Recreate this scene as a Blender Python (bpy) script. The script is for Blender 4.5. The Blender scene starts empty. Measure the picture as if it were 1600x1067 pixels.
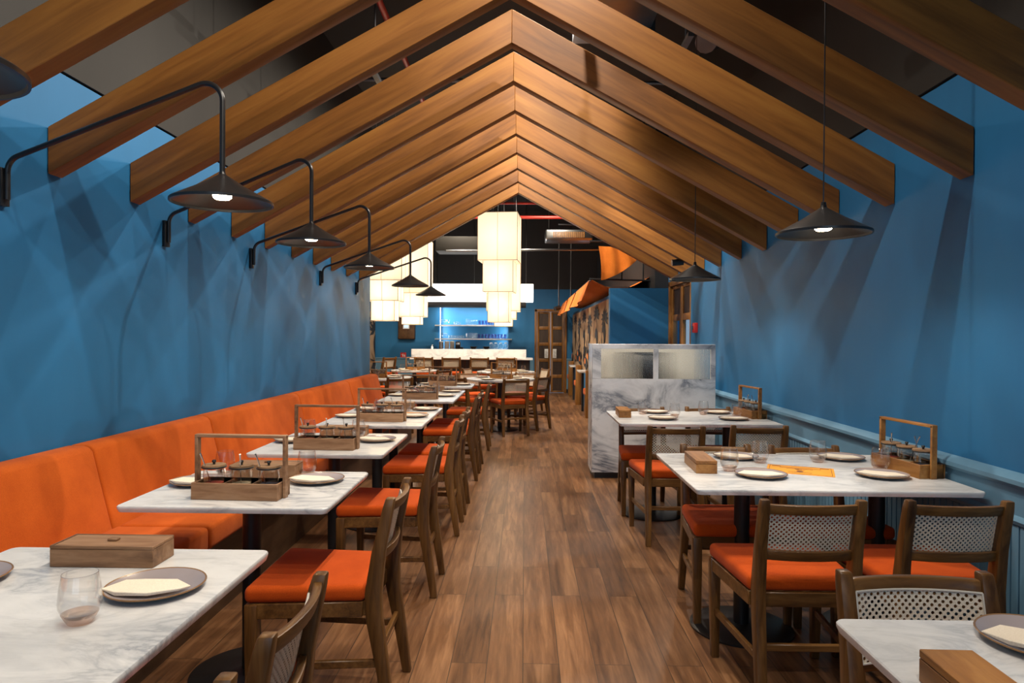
import bpy, bmesh, math, random
from mathutils import Vector, Matrix
random.seed(4)
R = math.radians
S = bpy.context.scene
COL = S.collection

# ---------------------------------------------------------------- camera
YAW = math.atan(20/1067); PITCH = -math.atan(7.5/1067); ROLL = 0.006
cam_d = bpy.data.cameras.new('camera'); cam = bpy.data.objects.new('camera', cam_d); COL.objects.link(cam)
cam_d.sensor_width = 36; cam_d.lens = 36*1067/1600; cam_d.clip_start = 0.05; cam_d.clip_end = 100
fw = Vector((-math.sin(YAW)*math.cos(PITCH), math.cos(YAW)*math.cos(PITCH), math.sin(PITCH)))
rt = fw.cross(Vector((0, 0, 1))).normalized(); up = rt.cross(fw)
r2 = rt*math.cos(ROLL)+up*math.sin(ROLL); u2 = -rt*math.sin(ROLL)+up*math.cos(ROLL)
M = Matrix((r2, u2, -fw)).transposed().to_4x4(); M.translation = Vector((0, 0, 1.365))
cam.matrix_world = M
S.camera = cam

# ---------------------------------------------------------------- world, exposure
w = bpy.data.worlds.new('world'); S.world = w; w.use_nodes = True
w.node_tree.nodes['Background'].inputs[0].default_value = (.55, .7, .9, 1)
w.node_tree.nodes['Background'].inputs[1].default_value = 0.6
S.view_settings.view_transform = 'Standard'; S.view_settings.look = 'None'
S.view_settings.exposure = 0.3; S.view_settings.gamma = 1; S.view_settings.use_curve_mapping = False

# ---------------------------------------------------------------- lights of the room
def lamp(kind, name, loc, power, color, size=.05, target=None, angle=None, blend=.4, sx=None, sy=None):
    d = bpy.data.lights.new(name, kind); d.energy = power; d.color = color
    if kind == 'AREA':
        d.shape = 'RECTANGLE'; d.size = sx; d.size_y = sy
    else:
        d.shadow_soft_size = size
    if kind == 'SPOT':
        d.spot_size = R(angle); d.spot_blend = blend
    o = bpy.data.objects.new(name, d); COL.objects.link(o); o.location = loc
    if target is not None:
        o.rotation_euler = (Vector(target)-Vector(loc)).to_track_quat('-Z', 'Y').to_euler()
    return o
WARM = (1, .80, .56); NEUT = (1, .90, .78); COOL = (.62, .80, 1)
# daylight through the glazed shopfront behind the camera
lamp('AREA', 'daylight_shopfront', (0, -3.3, 1.7), 42, COOL, target=(0, 3, 1.3), sx=3.2, sy=2.6)
# track spots above the rafters
for i in range(7):
    y = -.1+i*1.42
    lamp('SPOT', 'track_light', (.3, y, 3.95), 125 if i > 1 else 95, NEUT, size=.018, target=(-.9 if i > 1 else -1.6, y+.45, 0), angle=150 if i > 1 else 125, blend=.45)
for i in range(6):
    y = .5+i*1.45
    lamp('SPOT', 'wall_wash_light', (.1, y, 4.05), 62, NEUT, size=.012, target=(-2.0, y+.5, 1.2), angle=100, blend=.5)
    lamp('SPOT', 'wall_wash_light', (-.85, y+.6, 4.0), 34 if i > 1 else 18, NEUT, size=.012, target=(1.9, y+1.1, 1.1), angle=80, blend=.5)
# track spots of the back room
for x, y in ((-2.6, 11.0), (-.9, 11.3), (.4, 11.0), (-1.3, 12.9), (-2.9, 13.2), (0, 13.2)):
    lamp('SPOT', 'track_light', (x, y, 4.0), 210, (1, .86, .68), size=.04, target=(x, y+.9, 0), angle=120, blend=.5)
lamp('SPOT', 'track_light', (.75, 4.75, 4.0), 130, NEUT, size=.02, target=(1.2, 6.7, .9), angle=50, blend=.5)  # extra spot added to brighten the marble partition front
lamp('SPOT', 'track_light', (.2, 6.5, 4.0), 60, NEUT, size=.02, target=(.2, 8.6, 0), angle=110, blend=.5)
lamp('SPOT', 'track_light', (1.2, 6.45, 3.9), 200, NEUT, size=.03, target=(1.5, 7.3, 1.1), angle=60, blend=.5)  # extra spot added to brighten the cream board behind the reeded glass
lamp('AREA', 'station_fill_light', (1.25, 6.685, 1.262), 2.2, NEUT, target=(1.25, 6.80, 1.0), sx=1.0, sy=.03)  # unseen fill light added behind the panes to brighten the cream board
# bar niche: left LED strip plus added fill lamps, and the lit awning
lamp('AREA', 'niche_light', (-2.05, 16.80, 1.6), 8, (1, .95, .86), target=(-1.2, 16.93, 1.6), sx=.05, sy=1.05)
lamp('AREA', 'niche_light', (-.43, 16.80, 1.6), 8, (1, .95, .86), target=(-1.2, 16.93, 1.6), sx=.05, sy=1.05)  # added on the right to even out the niche light
lamp('AREA', 'niche_light', (-1.25, 16.55, 2.05), 16, (1, .97, .9), target=(-1.25, 16.75, 1.2), sx=1.6, sy=.06)  # added overhead fill for the niche, not a visible strip
lamp('SPOT', 'awning_light', (.2, 8.9, 3.6), 60, WARM, size=.05, target=(1.0, 11.5, 2.1), angle=60, blend=.5)

# ---------------------------------------------------------------- materials
def newmat(name):
    m = bpy.data.materials.new(name); m.use_nodes = True
    nt = m.node_tree
    return m, nt, nt.nodes['Principled BSDF']
def N(nt, t, **kw):
    n = nt.nodes.new(t)
    for k, v in kw.items(): setattr(n, k, v)
    return n
def link(nt, a, b): nt.links.new(a, b)
def c4(c): return (c[0], c[1], c[2], 1)
def ramp(nt, fac, stops):
    r = N(nt, 'ShaderNodeValToRGB'); e = r.color_ramp.elements
    while len(e) < len(stops): e.new(.5)
    for i, (p, c) in enumerate(stops): e[i].position = p; e[i].color = c4(c)
    link(nt, fac, r.inputs[0]); return r.outputs[0]
def coords(nt, scale=(1, 1, 1), rot=(0, 0, 0), kind='Object', rand=True):
    tc = N(nt, 'ShaderNodeTexCoord'); v = tc.outputs[kind]
    if rand:
        oi = N(nt, 'ShaderNodeObjectInfo'); ml = N(nt, 'ShaderNodeMath', operation='MULTIPLY'); ml.inputs[1].default_value = 37.
        link(nt, oi.outputs['Random'], ml.inputs[0])
        ad = N(nt, 'ShaderNodeVectorMath', operation='ADD'); link(nt, v, ad.inputs[0]); link(nt, ml.outputs[0], ad.inputs[1]); v = ad.outputs[0]
    mp = N(nt, 'ShaderNodeMapping'); mp.inputs['Scale'].default_value = scale; mp.inputs['Rotation'].default_value = rot
    link(nt, v, mp.inputs['Vector']); return mp.outputs[0]
def noise(nt, vec, scale, detail=4, rough=.55, dist=0):
    n = N(nt, 'ShaderNodeTexNoise'); n.inputs['Scale'].default_value = scale; n.inputs['Detail'].default_value = detail
    n.inputs['Roughness'].default_value = rough; n.inputs['Distortion'].default_value = dist
    link(nt, vec, n.inputs['Vector']); return n.outputs['Fac']
def bump(nt, b, h, strength, dist=.002):
    n = N(nt, 'ShaderNodeBump'); n.inputs['Strength'].default_value = strength; n.inputs['Distance'].default_value = dist
    link(nt, h, n.inputs['Height']); link(nt, n.outputs[0], b.inputs['Normal'])
def plain(name, col, rough=.5, metal=0, spec=.5):
    m, nt, b = newmat(name); b.inputs['Base Color'].default_value = c4(col)
    b.inputs['Roughness'].default_value = rough; b.inputs['Metallic'].default_value = metal
    b.inputs['Specular IOR Level'].default_value = spec
    v = coords(nt); f = noise(nt, v, 6, 3)
    c = ramp(nt, f, [(0.3, [x*.9 for x in col]), (.7, [min(1, x*1.08) for x in col])]); link(nt, c, b.inputs['Base Color'])
    return m
def wood(name, dark, mid, light, axis='x', fine=26, rough=.45, stretch=12, bmp=.15):
    m, nt, b = newmat(name)
    s = [1, 1, 1]; i = 'xyz'.index(axis); s[i] = 1/stretch
    v = coords(nt, s)
    n1 = noise(nt, v, fine, 6, .6, .6); n2 = noise(nt, v, fine*.18, 3, .5, .8)
    mx = N(nt, 'ShaderNodeMix'); mx.inputs[0].default_value = .5; link(nt, n1, mx.inputs[2]); link(nt, n2, mx.inputs[3])
    c = ramp(nt, mx.outputs[0], [(.33, dark), (.5, mid), (.68, light)])
    link(nt, c, b.inputs['Base Color']); b.inputs['Roughness'].default_value = rough; b.inputs['Specular IOR Level'].default_value = .35
    bump(nt, b, n1, bmp, .001); return m
def fabric(name, a, bcol, scale=420):
    m, nt, b = newmat(name); v = coords(nt)
    f = noise(nt, v, scale, 2, .7); g = noise(nt, v, 9, 3)
    mx = N(nt, 'ShaderNodeMix'); mx.inputs[0].default_value = .35; link(nt, f, mx.inputs[2]); link(nt, g, mx.inputs[3])
    link(nt, ramp(nt, mx.outputs[0], [(.32, a), (.66, bcol)]), b.inputs['Base Color'])
    b.inputs['Roughness'].default_value = .92; b.inputs['Sheen Weight'].default_value = .05
    b.inputs['Specular IOR Level'].default_value = .15
    bump(nt, b, f, .35, .001); return m
def marble(name, rough=.22, rz=.9, base=(.76, .75, .73), vein=(.40, .41, .43), sc=3.2):
    m, nt, b = newmat(name); v = coords(nt, (1, 1, 1), (0, 0, 0))
    vv = N(nt, 'ShaderNodeMapping'); vv.inputs['Rotation'].default_value = (rz*.4, rz*.5, rz); vv.inputs['Scale'].default_value = (.75, 2.0, 1.2)
    link(nt, v, vv.inputs['Vector'])
    n = noise(nt, vv.outputs[0], sc, 9, .62, 1.1)
    sb = N(nt, 'ShaderNodeMath', operation='SUBTRACT'); sb.inputs[1].default_value = .5; link(nt, n, sb.inputs[0])
    ab = N(nt, 'ShaderNodeMath', operation='ABSOLUTE'); link(nt, sb.outputs[0], ab.inputs[0])
    msk = noise(nt, v, 2.2, 4, .5)
    c1 = ramp(nt, ab.outputs[0], [(0, vein), (.035, [ (a+c)/2 for a, c in zip(base, vein)]), (.12, base)])
    c2 = ramp(nt, noise(nt, vv.outputs[0], sc*2.6, 8, .7, .6), [(.34, [x*.84 for x in base]), (.50, base)])
    mk = ramp(nt, msk, [(.38, (0, 0, 0)), (.6, (1, 1, 1))])
    mx = N(nt, 'ShaderNodeMix', data_type='RGBA'); link(nt, mk, mx.inputs[0]); link(nt, c2, mx.inputs[6]); link(nt, c1, mx.inputs[7])
    link(nt, mx.outputs[2], b.inputs['Base Color']); b.inputs['Roughness'].default_value = rough
    return m
def paint(name, col, rough=.55):
    m, nt, b = newmat(name); v = coords(nt, (1, 1, .25), rand=False)
    f = noise(nt, v, 1.3, 5, .6); c = ramp(nt, f, [(.3, [x*.86 for x in col]), (.7, [x*1.12 for x in col])])
    link(nt, c, b.inputs['Base Color']); b.inputs['Roughness'].default_value = rough; b.inputs['Specular IOR Level'].default_value = .25
    bump(nt, b, noise(nt, coords(nt, rand=False), 60, 3), .06, .002); return m
def emit(name, col, s):
    m, nt, b = newmat(name); b.inputs['Base Color'].default_value = c4(col)
    b.inputs['Emission Color'].default_value = c4(col); b.inputs['Emission Strength'].default_value = s; return m
def clear(name, tint, gl=.12, rough=.02):
    m, nt, b = newmat(name); nt.nodes.remove(b); out = nt.nodes['Material Output']
    t = N(nt, 'ShaderNodeBsdfTransparent'); t.inputs[0].default_value = c4(tint)
    g = N(nt, 'ShaderNodeBsdfGlossy'); g.inputs['Roughness'].default_value = rough
    lw = N(nt, 'ShaderNodeLayerWeight'); lw.inputs['Blend'].default_value = gl*2
    mr = N(nt, 'ShaderNodeMapRange'); mr.inputs['To Min'].default_value = .03; mr.inputs['To Max'].default_value = .42; link(nt, lw.outputs['Facing'], mr.inputs['Value'])
    mx = N(nt, 'ShaderNodeMixShader'); link(nt, mr.outputs[0], mx.inputs[0])
    link(nt, t.outputs[0], mx.inputs[1]); link(nt, g.outputs[0], mx.inputs[2]); link(nt, mx.outputs[0], out.inputs[0]); return m

MT = {}
MT['beam'] = wood('rafter_oak', (.105, .036, .006), (.225, .086, .014), (.32, .138, .026), 'x', 22, .5, 14, .05)
MT['chairwood'] = wood('walnut_frame', (.040, .015, .004), (.125, .055, .014), (.23, .11, .032), 'z', 55, .36, 10)
MT['chairrail'] = wood('walnut_rail', (.045, .017, .005), (.135, .060, .016), (.24, .115, .034), 'x', 55, .34, 10)
MT['doorwood'] = wood('door_oak', (.11, .042, .008), (.22, .092, .018), (.30, .135, .03), 'z', 40, .4, 10)
MT['darkpanel'] = wood('dark_door_panel', (.02, .012, .008), (.04, .022, .014), (.06, .035, .02), 'z', 60, .5, 10)
MT['caddy'] = wood('acacia', (.11, .05, .022), (.27, .14, .068), (.42, .25, .14), 'x', 45, .5, 7)
MT['caddy2'] = wood('warm_acacia', (.14, .052, .012), (.30, .125, .03), (.42, .20, .055), 'x', 45, .45, 7)
MT['lid'] = wood('lid_wood', (.15, .08, .035), (.3, .17, .08), (.4, .25, .13), 'x', 60, .5, 6)
MT['benchwood'] = wood('bench_base_wood', (.045, .022, .01), (.09, .045, .02), (.13, .07, .03), 'y', 30, .45, 10)
MT['orange'] = fabric('orange_wool', (.42, .068, .006), (.64, .128, .013))
MT['seat'] = fabric('rust_orange_wool', (.38, .045, .003), (.60, .088, .007))
MT['awning'] = fabric('orange_canvas', (.62, .15, .015), (.8, .22, .03), 150)
MT['napkin'] = fabric('cream_napkin', (.74, .63, .49), (.88, .78, .63), 300)
MT['marble'] = marble('white_marble')
MT['marble2'] = marble('veined_marble', .25, -.7, (.74, .74, .75), (.13, .15, .19), 2.4)
MT['blue'] = paint('blue_wall', (.021, .138, .30), .5)
MT['paleblue'] = paint('pale_blue_panel', (.12, .25, .36), .45)
MT['grey'] = paint('grey_board', (.026, .024, .021), .6)
MT['darkwall'] = paint('charcoal_wall', (.030, .029, .029), .7)
MT['black'] = plain('black_metal', (.012, .012, .013), .38)
MT['void'] = plain('black_soffit', (.008, .008, .009), .8)
MT['shade'] = plain('satin_black', (.016, .015, .015), .32)
MT['bulb'] = emit('bulb', (1, .80, .52), 42)
MT['steel'] = plain('steel', (.55, .55, .56), .25, 1)
MT['galv'] = plain('galvanised', (.20, .21, .22), .3, 1)
MT['redpipe'] = plain('red_pipe', (.45, .03, .02), .4)
MT['red'] = plain('red_plastic', (.55, .02, .015), .35)
MT['white'] = plain('white_paint', (.8, .8, .78), .5)
MT['plate'] = plain('mauve_glaze', (.34, .29, .29), .16)
MT['platerim'] = plain('brown_rim', (.26, .14, .06), .25)
MT['menu'] = plain('orange_card', (.82, .33, .03), .6)
MT['ink'] = plain('brown_ink', (.13, .05, .02), .7)
MT['glass'] = clear('clear_glass', (.985, .98, .975), .15)
MT['pink'] = clear('pink_glass', (.96, .84, .77), .2)
MT['blueglass'] = clear('blue_glass', (.70, .73, .90), .2)
MT['pane'] = clear('window_glass', (.9, .95, .97), .1)
MT['spice'] = plain('red_spice', (.35, .04, .015), .8)
MT['seed'] = plain('seed_mix', (.45, .36, .22), .8)
MT['sauce'] = plain('dark_sauce', (.05, .02, .012), .3)
MT['lightbox'] = emit('lightbox', (1, .97, .92), 3.2)
MT['led'] = emit('led_strip', (.85, .93, 1), 5)
MT['tan'] = plain('tan_paper', (.42, .27, .15), .8)
MT['inkblack'] = plain('black_print', (.02, .02, .025), .8)
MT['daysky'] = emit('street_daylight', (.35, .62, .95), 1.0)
MT['screen'] = emit('screen', (.5, .7, .9), .6)
MT['wire'] = plain('bronze_wire', (.30, .20, .11), .5)
MT['cream'] = plain('cream_board', (.62, .58, .50), .5)

def mat_floor():
    m, nt, b = newmat('oak_plank_floor')
    v = coords(nt, rand=False, rot=(0, 0, R(90)))
    br = N(nt, 'ShaderNodeTexBrick'); br.offset = .37; br.offset_frequency = 2
    br.inputs['Color1'].default_value = (0, 0, 0, 1); br.inputs['Color2'].default_value = (1, 1, 1, 1)
    br.inputs['Mortar'].default_value = (.5, .5, .5, 1); br.inputs['Scale'].default_value = 1
    br.inputs['Brick Width'].default_value = 1.2; br.inputs['Row Height'].default_value = .15; br.inputs['Mortar Size'].default_value = .0018
    br.inputs['Mortar Smooth'].default_value = .1; br.inputs['Bias'].default_value = 0
    link(nt, v, br.inputs['Vector'])
    tc = N(nt, 'ShaderNodeTexCoord')
    ml = N(nt, 'ShaderNodeVectorMath', operation='SCALE'); ml.inputs['Scale'].default_value = 9; link(nt, br.outputs['Color'], ml.inputs[0])
    ad = N(nt, 'ShaderNodeVectorMath', operation='ADD'); link(nt, tc.outputs['Object'], ad.inputs[0]); link(nt, ml.outputs[0], ad.inputs[1])
    mp = N(nt, 'ShaderNodeMapping'); mp.inputs['Scale'].default_value = (1, .07, 1); link(nt, ad.outputs[0], mp.inputs['Vector'])
    g = noise(nt, mp.outputs[0], 38, 6, .65, .5); g2 = noise(nt, mp.outputs[0], 7, 4, .55, 1.)
    mx = N(nt, 'ShaderNodeMix'); mx.inputs[0].default_value = .55; link(nt, g, mx.inputs[2]); link(nt, g2, mx.inputs[3])
    col = ramp(nt, mx.outputs[0], [(.34, (.055, .023, .009)), (.5, (.17, .078, .032)), (.65, (.33, .17, .078))])
    tint = ramp(nt, br.outputs['Color'], [(0, (.82, .80, .78)), (1, (1.12, 1.08, 1.04))])
    mu = N(nt, 'ShaderNodeMix', data_type='RGBA', blend_type='MULTIPLY'); mu.inputs[0].default_value = 1
    link(nt, col, mu.inputs[6]); link(nt, tint, mu.inputs[7])
    dk = N(nt, 'ShaderNodeMix', data_type='RGBA'); link(nt, br.outputs['Fac'], dk.inputs[0]); link(nt, mu.outputs[2], dk.inputs[6]); dk.inputs[7].default_value = (.045, .024, .012, 1)
    link(nt, dk.outputs[2], b.inputs['Base Color']); b.inputs['Roughness'].default_value = .36
    bump(nt, b, g, .12, .001); return m
MT['floor'] = mat_floor()

def mat_cane():
    # woven cane: round holes in a staggered grid, uv in metres
    m, nt, b = newmat('woven_cane'); out = nt.nodes['Material Output']
    tc = N(nt, 'ShaderNodeTexCoord'); sp = .0125
    def grid(off):
        mp = N(nt, 'ShaderNodeMapping'); mp.inputs['Location'].default_value = (off, off, 0); mp.inputs['Scale'].default_value = (1/sp, 1/sp, 0); mp.inputs['Rotation'].default_value = (0, 0, R(45))
        link(nt, tc.outputs['UV'], mp.inputs['Vector'])
        fr = N(nt, 'ShaderNodeVectorMath', operation='FRACTION'); link(nt, mp.outputs[0], fr.inputs[0])
        ds = N(nt, 'ShaderNodeVectorMath', operation='DISTANCE'); link(nt, fr.outputs[0], ds.inputs[0]); ds.inputs[1].default_value = (.5, .5, 0)
        return ds.outputs['Value']
    mp = N(nt, 'ShaderNodeMath', operation='LESS_THAN'); mp.inputs[1].default_value = .33; link(nt, grid(0), mp.inputs[0])
    b.inputs['Roughness'].default_value = .55
    f = noise(nt, coords(nt, kind='UV', rand=False), 420, 2)
    link(nt, ramp(nt, f, [(.35, (.62, .53, .40)), (.65, (.88, .80, .66))]), b.inputs['Base Color'])
    t = N(nt, 'ShaderNodeBsdfTransparent'); mx = N(nt, 'ShaderNodeMixShader')
    link(nt, mp.outputs[0], mx.inputs[0]); link(nt, b.outputs[0], mx.inputs[1]); link(nt, t.outputs[0], mx.inputs[2]); link(nt, mx.outputs[0], out.inputs[0])
    return m
MT['cane'] = mat_cane()
def mat_lantern():
    m, nt, b = newmat('lantern_linen'); out = nt.nodes['Material Output']
    tr = N(nt, 'ShaderNodeBsdfTranslucent'); tr.inputs[0].default_value = (.92, .87, .77, 1)
    df = N(nt, 'ShaderNodeBsdfDiffuse'); df.inputs[0].default_value = (.75, .66, .52, 1)
    em = N(nt, 'ShaderNodeEmission'); em.inputs[0].default_value = (1, .88, .70, 1); em.inputs[1].default_value = .22
    f = noise(nt, coords(nt, (1, 1, 8)), 90, 2)
    link(nt, ramp(nt, f, [(.3, (.82, .76, .65)), (.7, (.95, .91, .81))]), tr.inputs[0])
    mx = N(nt, 'ShaderNodeMixShader'); mx.inputs[0].default_value = .35; link(nt, tr.outputs[0], mx.inputs[1]); link(nt, df.outputs[0], mx.inputs[2])
    ad = N(nt, 'ShaderNodeAddShader'); link(nt, mx.outputs[0], ad.inputs[0]); link(nt, em.outputs[0], ad.inputs[1]); link(nt, ad.outputs[0], out.inputs[0])
    return m
MT['linen'] = mat_lantern()
def mat_reeded():
    m, nt, b = newmat('reeded_glass')
    b.inputs['Base Color'].default_value = (.93, .93, .90, 1); b.inputs['Roughness'].default_value = .12
    b.inputs['Transmission Weight'].default_value = 1; b.inputs['IOR'].default_value = 1.35
    return m
MT['reeded'] = mat_reeded()

# ---------------------------------------------------------------- mesh helpers
class MB:
    def __init__(s): s.v = []; s.f = []; s.m = []; s.uv = {}; s.mi = 0
    def add(s, vs, fs):
        o = len(s.v); s.v += [tuple(p) for p in vs]
        for f in fs: s.f.append([i+o for i in f]); s.m.append(s.mi)
        return s
    def box(s, x0, x1, y0, y1, z0, z1, rot=0, about=None):
        p = [(x, y, z) for z in (z0, z1) for x, y in ((x0, y0), (x1, y0), (x1, y1), (x0, y1))]
        if rot:
            cx, cy = about or ((x0+x1)/2, (y0+y1)/2); c, n = math.cos(rot), math.sin(rot)
            p = [(cx+(x-cx)*c-(y-cy)*n, cy+(x-cx)*n+(y-cy)*c, z) for x, y, z in p]
        return s.hexa(p)
    def hexa(s, p):   # bottom ccw 4, top ccw 4
        return s.add(p, [(3, 2, 1, 0), (4, 5, 6, 7), (0, 1, 5, 4), (1, 2, 6, 5), (2, 3, 7, 6), (3, 0, 4, 7)])
    def prism(s, prof, a0, a1, axis='x'):
        n = len(prof)
        def mk(u, v, a): return {'x': (a, u, v), 'y': (u, a, v), 'z': (u, v, a)}[axis]
        vs = [mk(u, v, a0) for u, v in prof]+[mk(u, v, a1) for u, v in prof]
        fs = [tuple(range(n))[::-1], tuple(range(n, 2*n))]+[(i, (i+1) % n, n+(i+1) % n, n+i) for i in range(n)]
        return s.add(vs, fs)
    def tube(s, path, r, seg=10, caps=True):
        pts = [Vector(p) for p in path]; rings = []; prev = None
        for i, p in enumerate(pts):
            d = (pts[min(i+1, len(pts)-1)]-pts[max(i-1, 0)]).normalized()
            if prev is None: a = d.orthogonal().normalized()
            else: a = (prev-d*prev.dot(d)).normalized()
            prev = a; b = d.cross(a); rr = r[i] if isinstance(r, (list, tuple)) else r
            rings.append([p+(a*math.cos(t)+b*math.sin(t))*rr for t in [2*math.pi*k/seg for k in range(seg)]])
        vs = [q for g in rings for q in g]; fs = []
        for i in range(len(rings)-1):
            for k in range(seg): fs.append((i*seg+k, i*seg+(k+1) % seg, (i+1)*seg+(k+1) % seg, (i+1)*seg+k))
        if caps: fs += [tuple(range(seg))[::-1], tuple(range((len(rings)-1)*seg, len(rings)*seg))]
        return s.add(vs, fs)
    def lathe(s, prof, seg=24, c=(0, 0, 0), close=False):
        vs = []; n = len(prof)
        for k in range(seg):
            t = 2*math.pi*k/seg
            vs += [(c[0]+r*math.cos(t), c[1]+r*math.sin(t), c[2]+z) for r, z in prof]
        fs = []
        for k in range(seg):
            for i in range(n-1+(1 if close else 0)):
                a = k*n+i; b = k*n+(i+1) % n; d = ((k+1) % seg)*n+i; e = ((k+1) % seg)*n+(i+1) % n
                fs.append((a, d, e, b))
        return s.add(vs, fs)
    def build(s, name, mat, parent=None, bevel=0, seg=2, smooth=True, loc=None, rot=None):
        me = bpy.data.meshes.new(name); me.from_pydata(s.v, [], s.f)
        mats = mat if isinstance(mat, (list, tuple)) else [mat]
        for m_ in mats: me.materials.append(MT[m_])
        for p, mi in zip(me.polygons, s.m): p.material_index = mi
        if s.uv:
            ul = me.uv_layers.new(name='UVMap')
            for l in me.loops: ul.data[l.index].uv = s.uv.get(l.vertex_index, (0, 0))
        bm = bmesh.new(); bm.from_mesh(me)
        if not s.uv:
            bmesh.ops.remove_doubles(bm, verts=bm.verts, dist=1e-6)
            bmesh.ops.recalc_face_normals(bm, faces=bm.faces)
        if bevel:
            bm.normal_update()
            es = [e for e in bm.edges if len(e.link_faces) == 2 and e.calc_face_angle(0) > R(35)]
            bmesh.ops.bevel(bm, geom=es, offset=bevel, segments=seg, profile=.5, affect='EDGES', clamp_overlap=True)
        bm.to_mesh(me); bm.free()
        if smooth:
            for p in me.polygons: p.use_smooth = True
            me.set_sharp_from_angle(angle=R(38))
        o = bpy.data.objects.new(name, me); COL.objects.link(o)
        if parent: o.parent = parent
        if loc is not None: o.location = loc
        if rot is not None: o.rotation_euler = rot
        return o
def tag(o, label=None, cat=None, group=None, kind=None):
    if label: o['label'] = label
    if cat: o['category'] = cat
    if group: o['group'] = group
    if kind: o['kind'] = kind
    return o
def thing(name, loc, rz, label, cat, group=None):
    o = bpy.data.objects.new(name, None); COL.objects.link(o); o.location = loc; o.rotation_euler = (0, 0, rz); o.empty_display_size = .1
    return tag(o, label, cat, group)
def struct(o): o['kind'] = 'structure'; return o
KIDS = {}
def copy_tree(o, parent=None):
    c = o.copy(); COL.objects.link(c)
    if parent: c.parent = parent
    for ch in [k for k in bpy.data.objects if k.parent == o]: copy_tree(ch, c)
    return c
PROTO = {}
def place(key, maker, loc, rz, label, cat, group=None, scale=None):
    if key not in PROTO:
        o = maker(); PROTO[key] = o
    else:
        o = copy_tree(PROTO[key])
    o.location = loc; o.rotation_euler = (0, 0, rz)
    if scale: o.scale = scale
    return tag(o, label, cat, group)
def bx(name, mat, dims, parent=None, bevel=0, kind=None, **k):
    o = MB().box(*dims).build(name, mat, parent, bevel, **k)
    if kind: o['kind'] = kind
    return o

XL, XR = -2.08, 1.90
YB = 16.75; CEIL = 4.45; WT = 2.53
# ================================================================ SETTING
bx('floor', 'floor', (-4.4, 4.2, -3.2, 17.2, -.1, 0), kind='structure')
bx('ceiling', 'void', (-4.4, 4.2, -3.2, 17.2, CEIL, CEIL+.1), kind='structure')
bx('wall_left', 'blue', (XL-.2, XL, -3.2, 9.13, 0, WT), kind='structure')
bx('wall_left_upper', 'grey', (XL-.2, XL+.012, -3.2, 9.13, WT+.008, CEIL), kind='structure')
# right wall with a door opening at y 7.93 - 9.05
def wall_right():
    m = MB().box(XR, XR+.2, -3.2, 7.86, 0, WT).box(XR, XR+.2, 7.86, 9.1, 2.10, WT)
    struct(m.build('wall_right', 'blue'))
wall_right()
bx('wall_right_upper', 'grey', (XR-.012, XR+.2, -3.2, 9.1, WT+.008, CEIL), kind='structure')
# shopfront behind the camera
m = MB().box(XL, XR, -3.2, -3.05, 0, .35).box(XL, XR, -3.2, -3.05, 3.0, CEIL).box(XL, -1.75, -3.2, -3.05, .35, 3.0).box(1.6, XR, -3.2, -3.05, .35, 3.0)
struct(m.build('wall_front', 'blue'))
wf = MB()
for x in (-1.75, -.62, .5, 1.54): wf.box(x, x+.06, -3.16, -3.08, .35, 3.0)
wf.box(-1.75, 1.6, -3.16, -3.08, .35, .41).box(-1.75, 1.6, -3.16, -3.08, 2.94, 3.0)
w1 = struct(wf.build('window_1', 'black')); bx('window_pane', 'pane', (-1.7, 1.55, -3.125, -3.115, .41, 2.94), w1)

# back room shell
bx('wall_far_left', 'blue', (-3.9, -3.68, 9.13, YB, 0, WT), kind='structure')
bx('wall_far_left_upper', 'darkwall', (-3.9, -3.68, 9.13, YB, WT, CEIL), kind='structure')
bx('wall_far_left_return', 'blue', (-3.9, XL-.2, 8.93, 9.13, 0, CEIL), kind='structure')
NX0, NX1 = -2.08, -.40        # bar niche
m = MB().box(-3.9, NX0, YB, YB+.1, 0, WT).box(NX1, .24, YB, YB+.1, 0, WT).box(.24, 1.02, YB, YB+.1, 2.05, WT).box(1.02, 1.4, YB, YB+.1, 0, WT)
m.box(NX0, NX1, YB, YB+.1, 2.2, WT)
m.box(NX0-.02, NX1+.02, YB+.22, YB+.3, 0, WT).box(NX0-.1, NX0, YB+.1, YB+.3, 0, WT).box(NX1, NX1+.1, YB+.1, YB+.3, 0, WT)
struct(m.build('wall_back', 'blue'))
bx('wall_back_upper', 'darkwall', (-3.9, 4.2, YB-.01, YB+.1, WT, CEIL), kind='structure')
m = MB().box(-3.68, -2.38, YB-.02, YB, 0, .80).box(1.02, 1.17, YB-.02, YB, 0, .80).box(.12, .22, YB-.02, YB, 0, .80)
for x in (-3.4, -3.1, -2.8, -2.5, 1.09): m.box(x, x+.012, YB-.026, YB, .1, .7)
struct(m.build('trim_1', 'paleblue'))
m = MB().box(-3.68, -2.38, YB-.04, YB, .80, .84).box(1.02, 1.17, YB-.04, YB, .80, .84)
struct(m.build('trim_2', 'paleblue', bevel=.006))
bx('baseboard_back', 'black', (1.02, 1.17, YB-.03, YB, 0, .09), kind='structure')
bx('wall_far_pilaster', 'grey', (-2.42, -2.15, YB-.2, YB-.01, WT, CEIL), kind='structure')
# alcove beside the right door: return wall and wallpapered side wall
bx('wall_return', 'blue', (1.13, XR+.2, 9.1, 9.25, 0, 2.02), kind='structure')
bx('wall_far_right', 'blue', (1.17, 1.30, 9.25, YB, 0, 1.95), kind='structure')
bx('wall_far_right_upper', 'void', (1.75, 1.95, 9.25, YB, 1.95, CEIL), kind='structure')
bx('ceiling_alcove', 'void', (1.3, 1.95, 9.25, YB, 1.90, 1.95), kind='structure')
m = MB().box(1.98, 2.1, 7.6, 9.4, 0, CEIL); 
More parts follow.
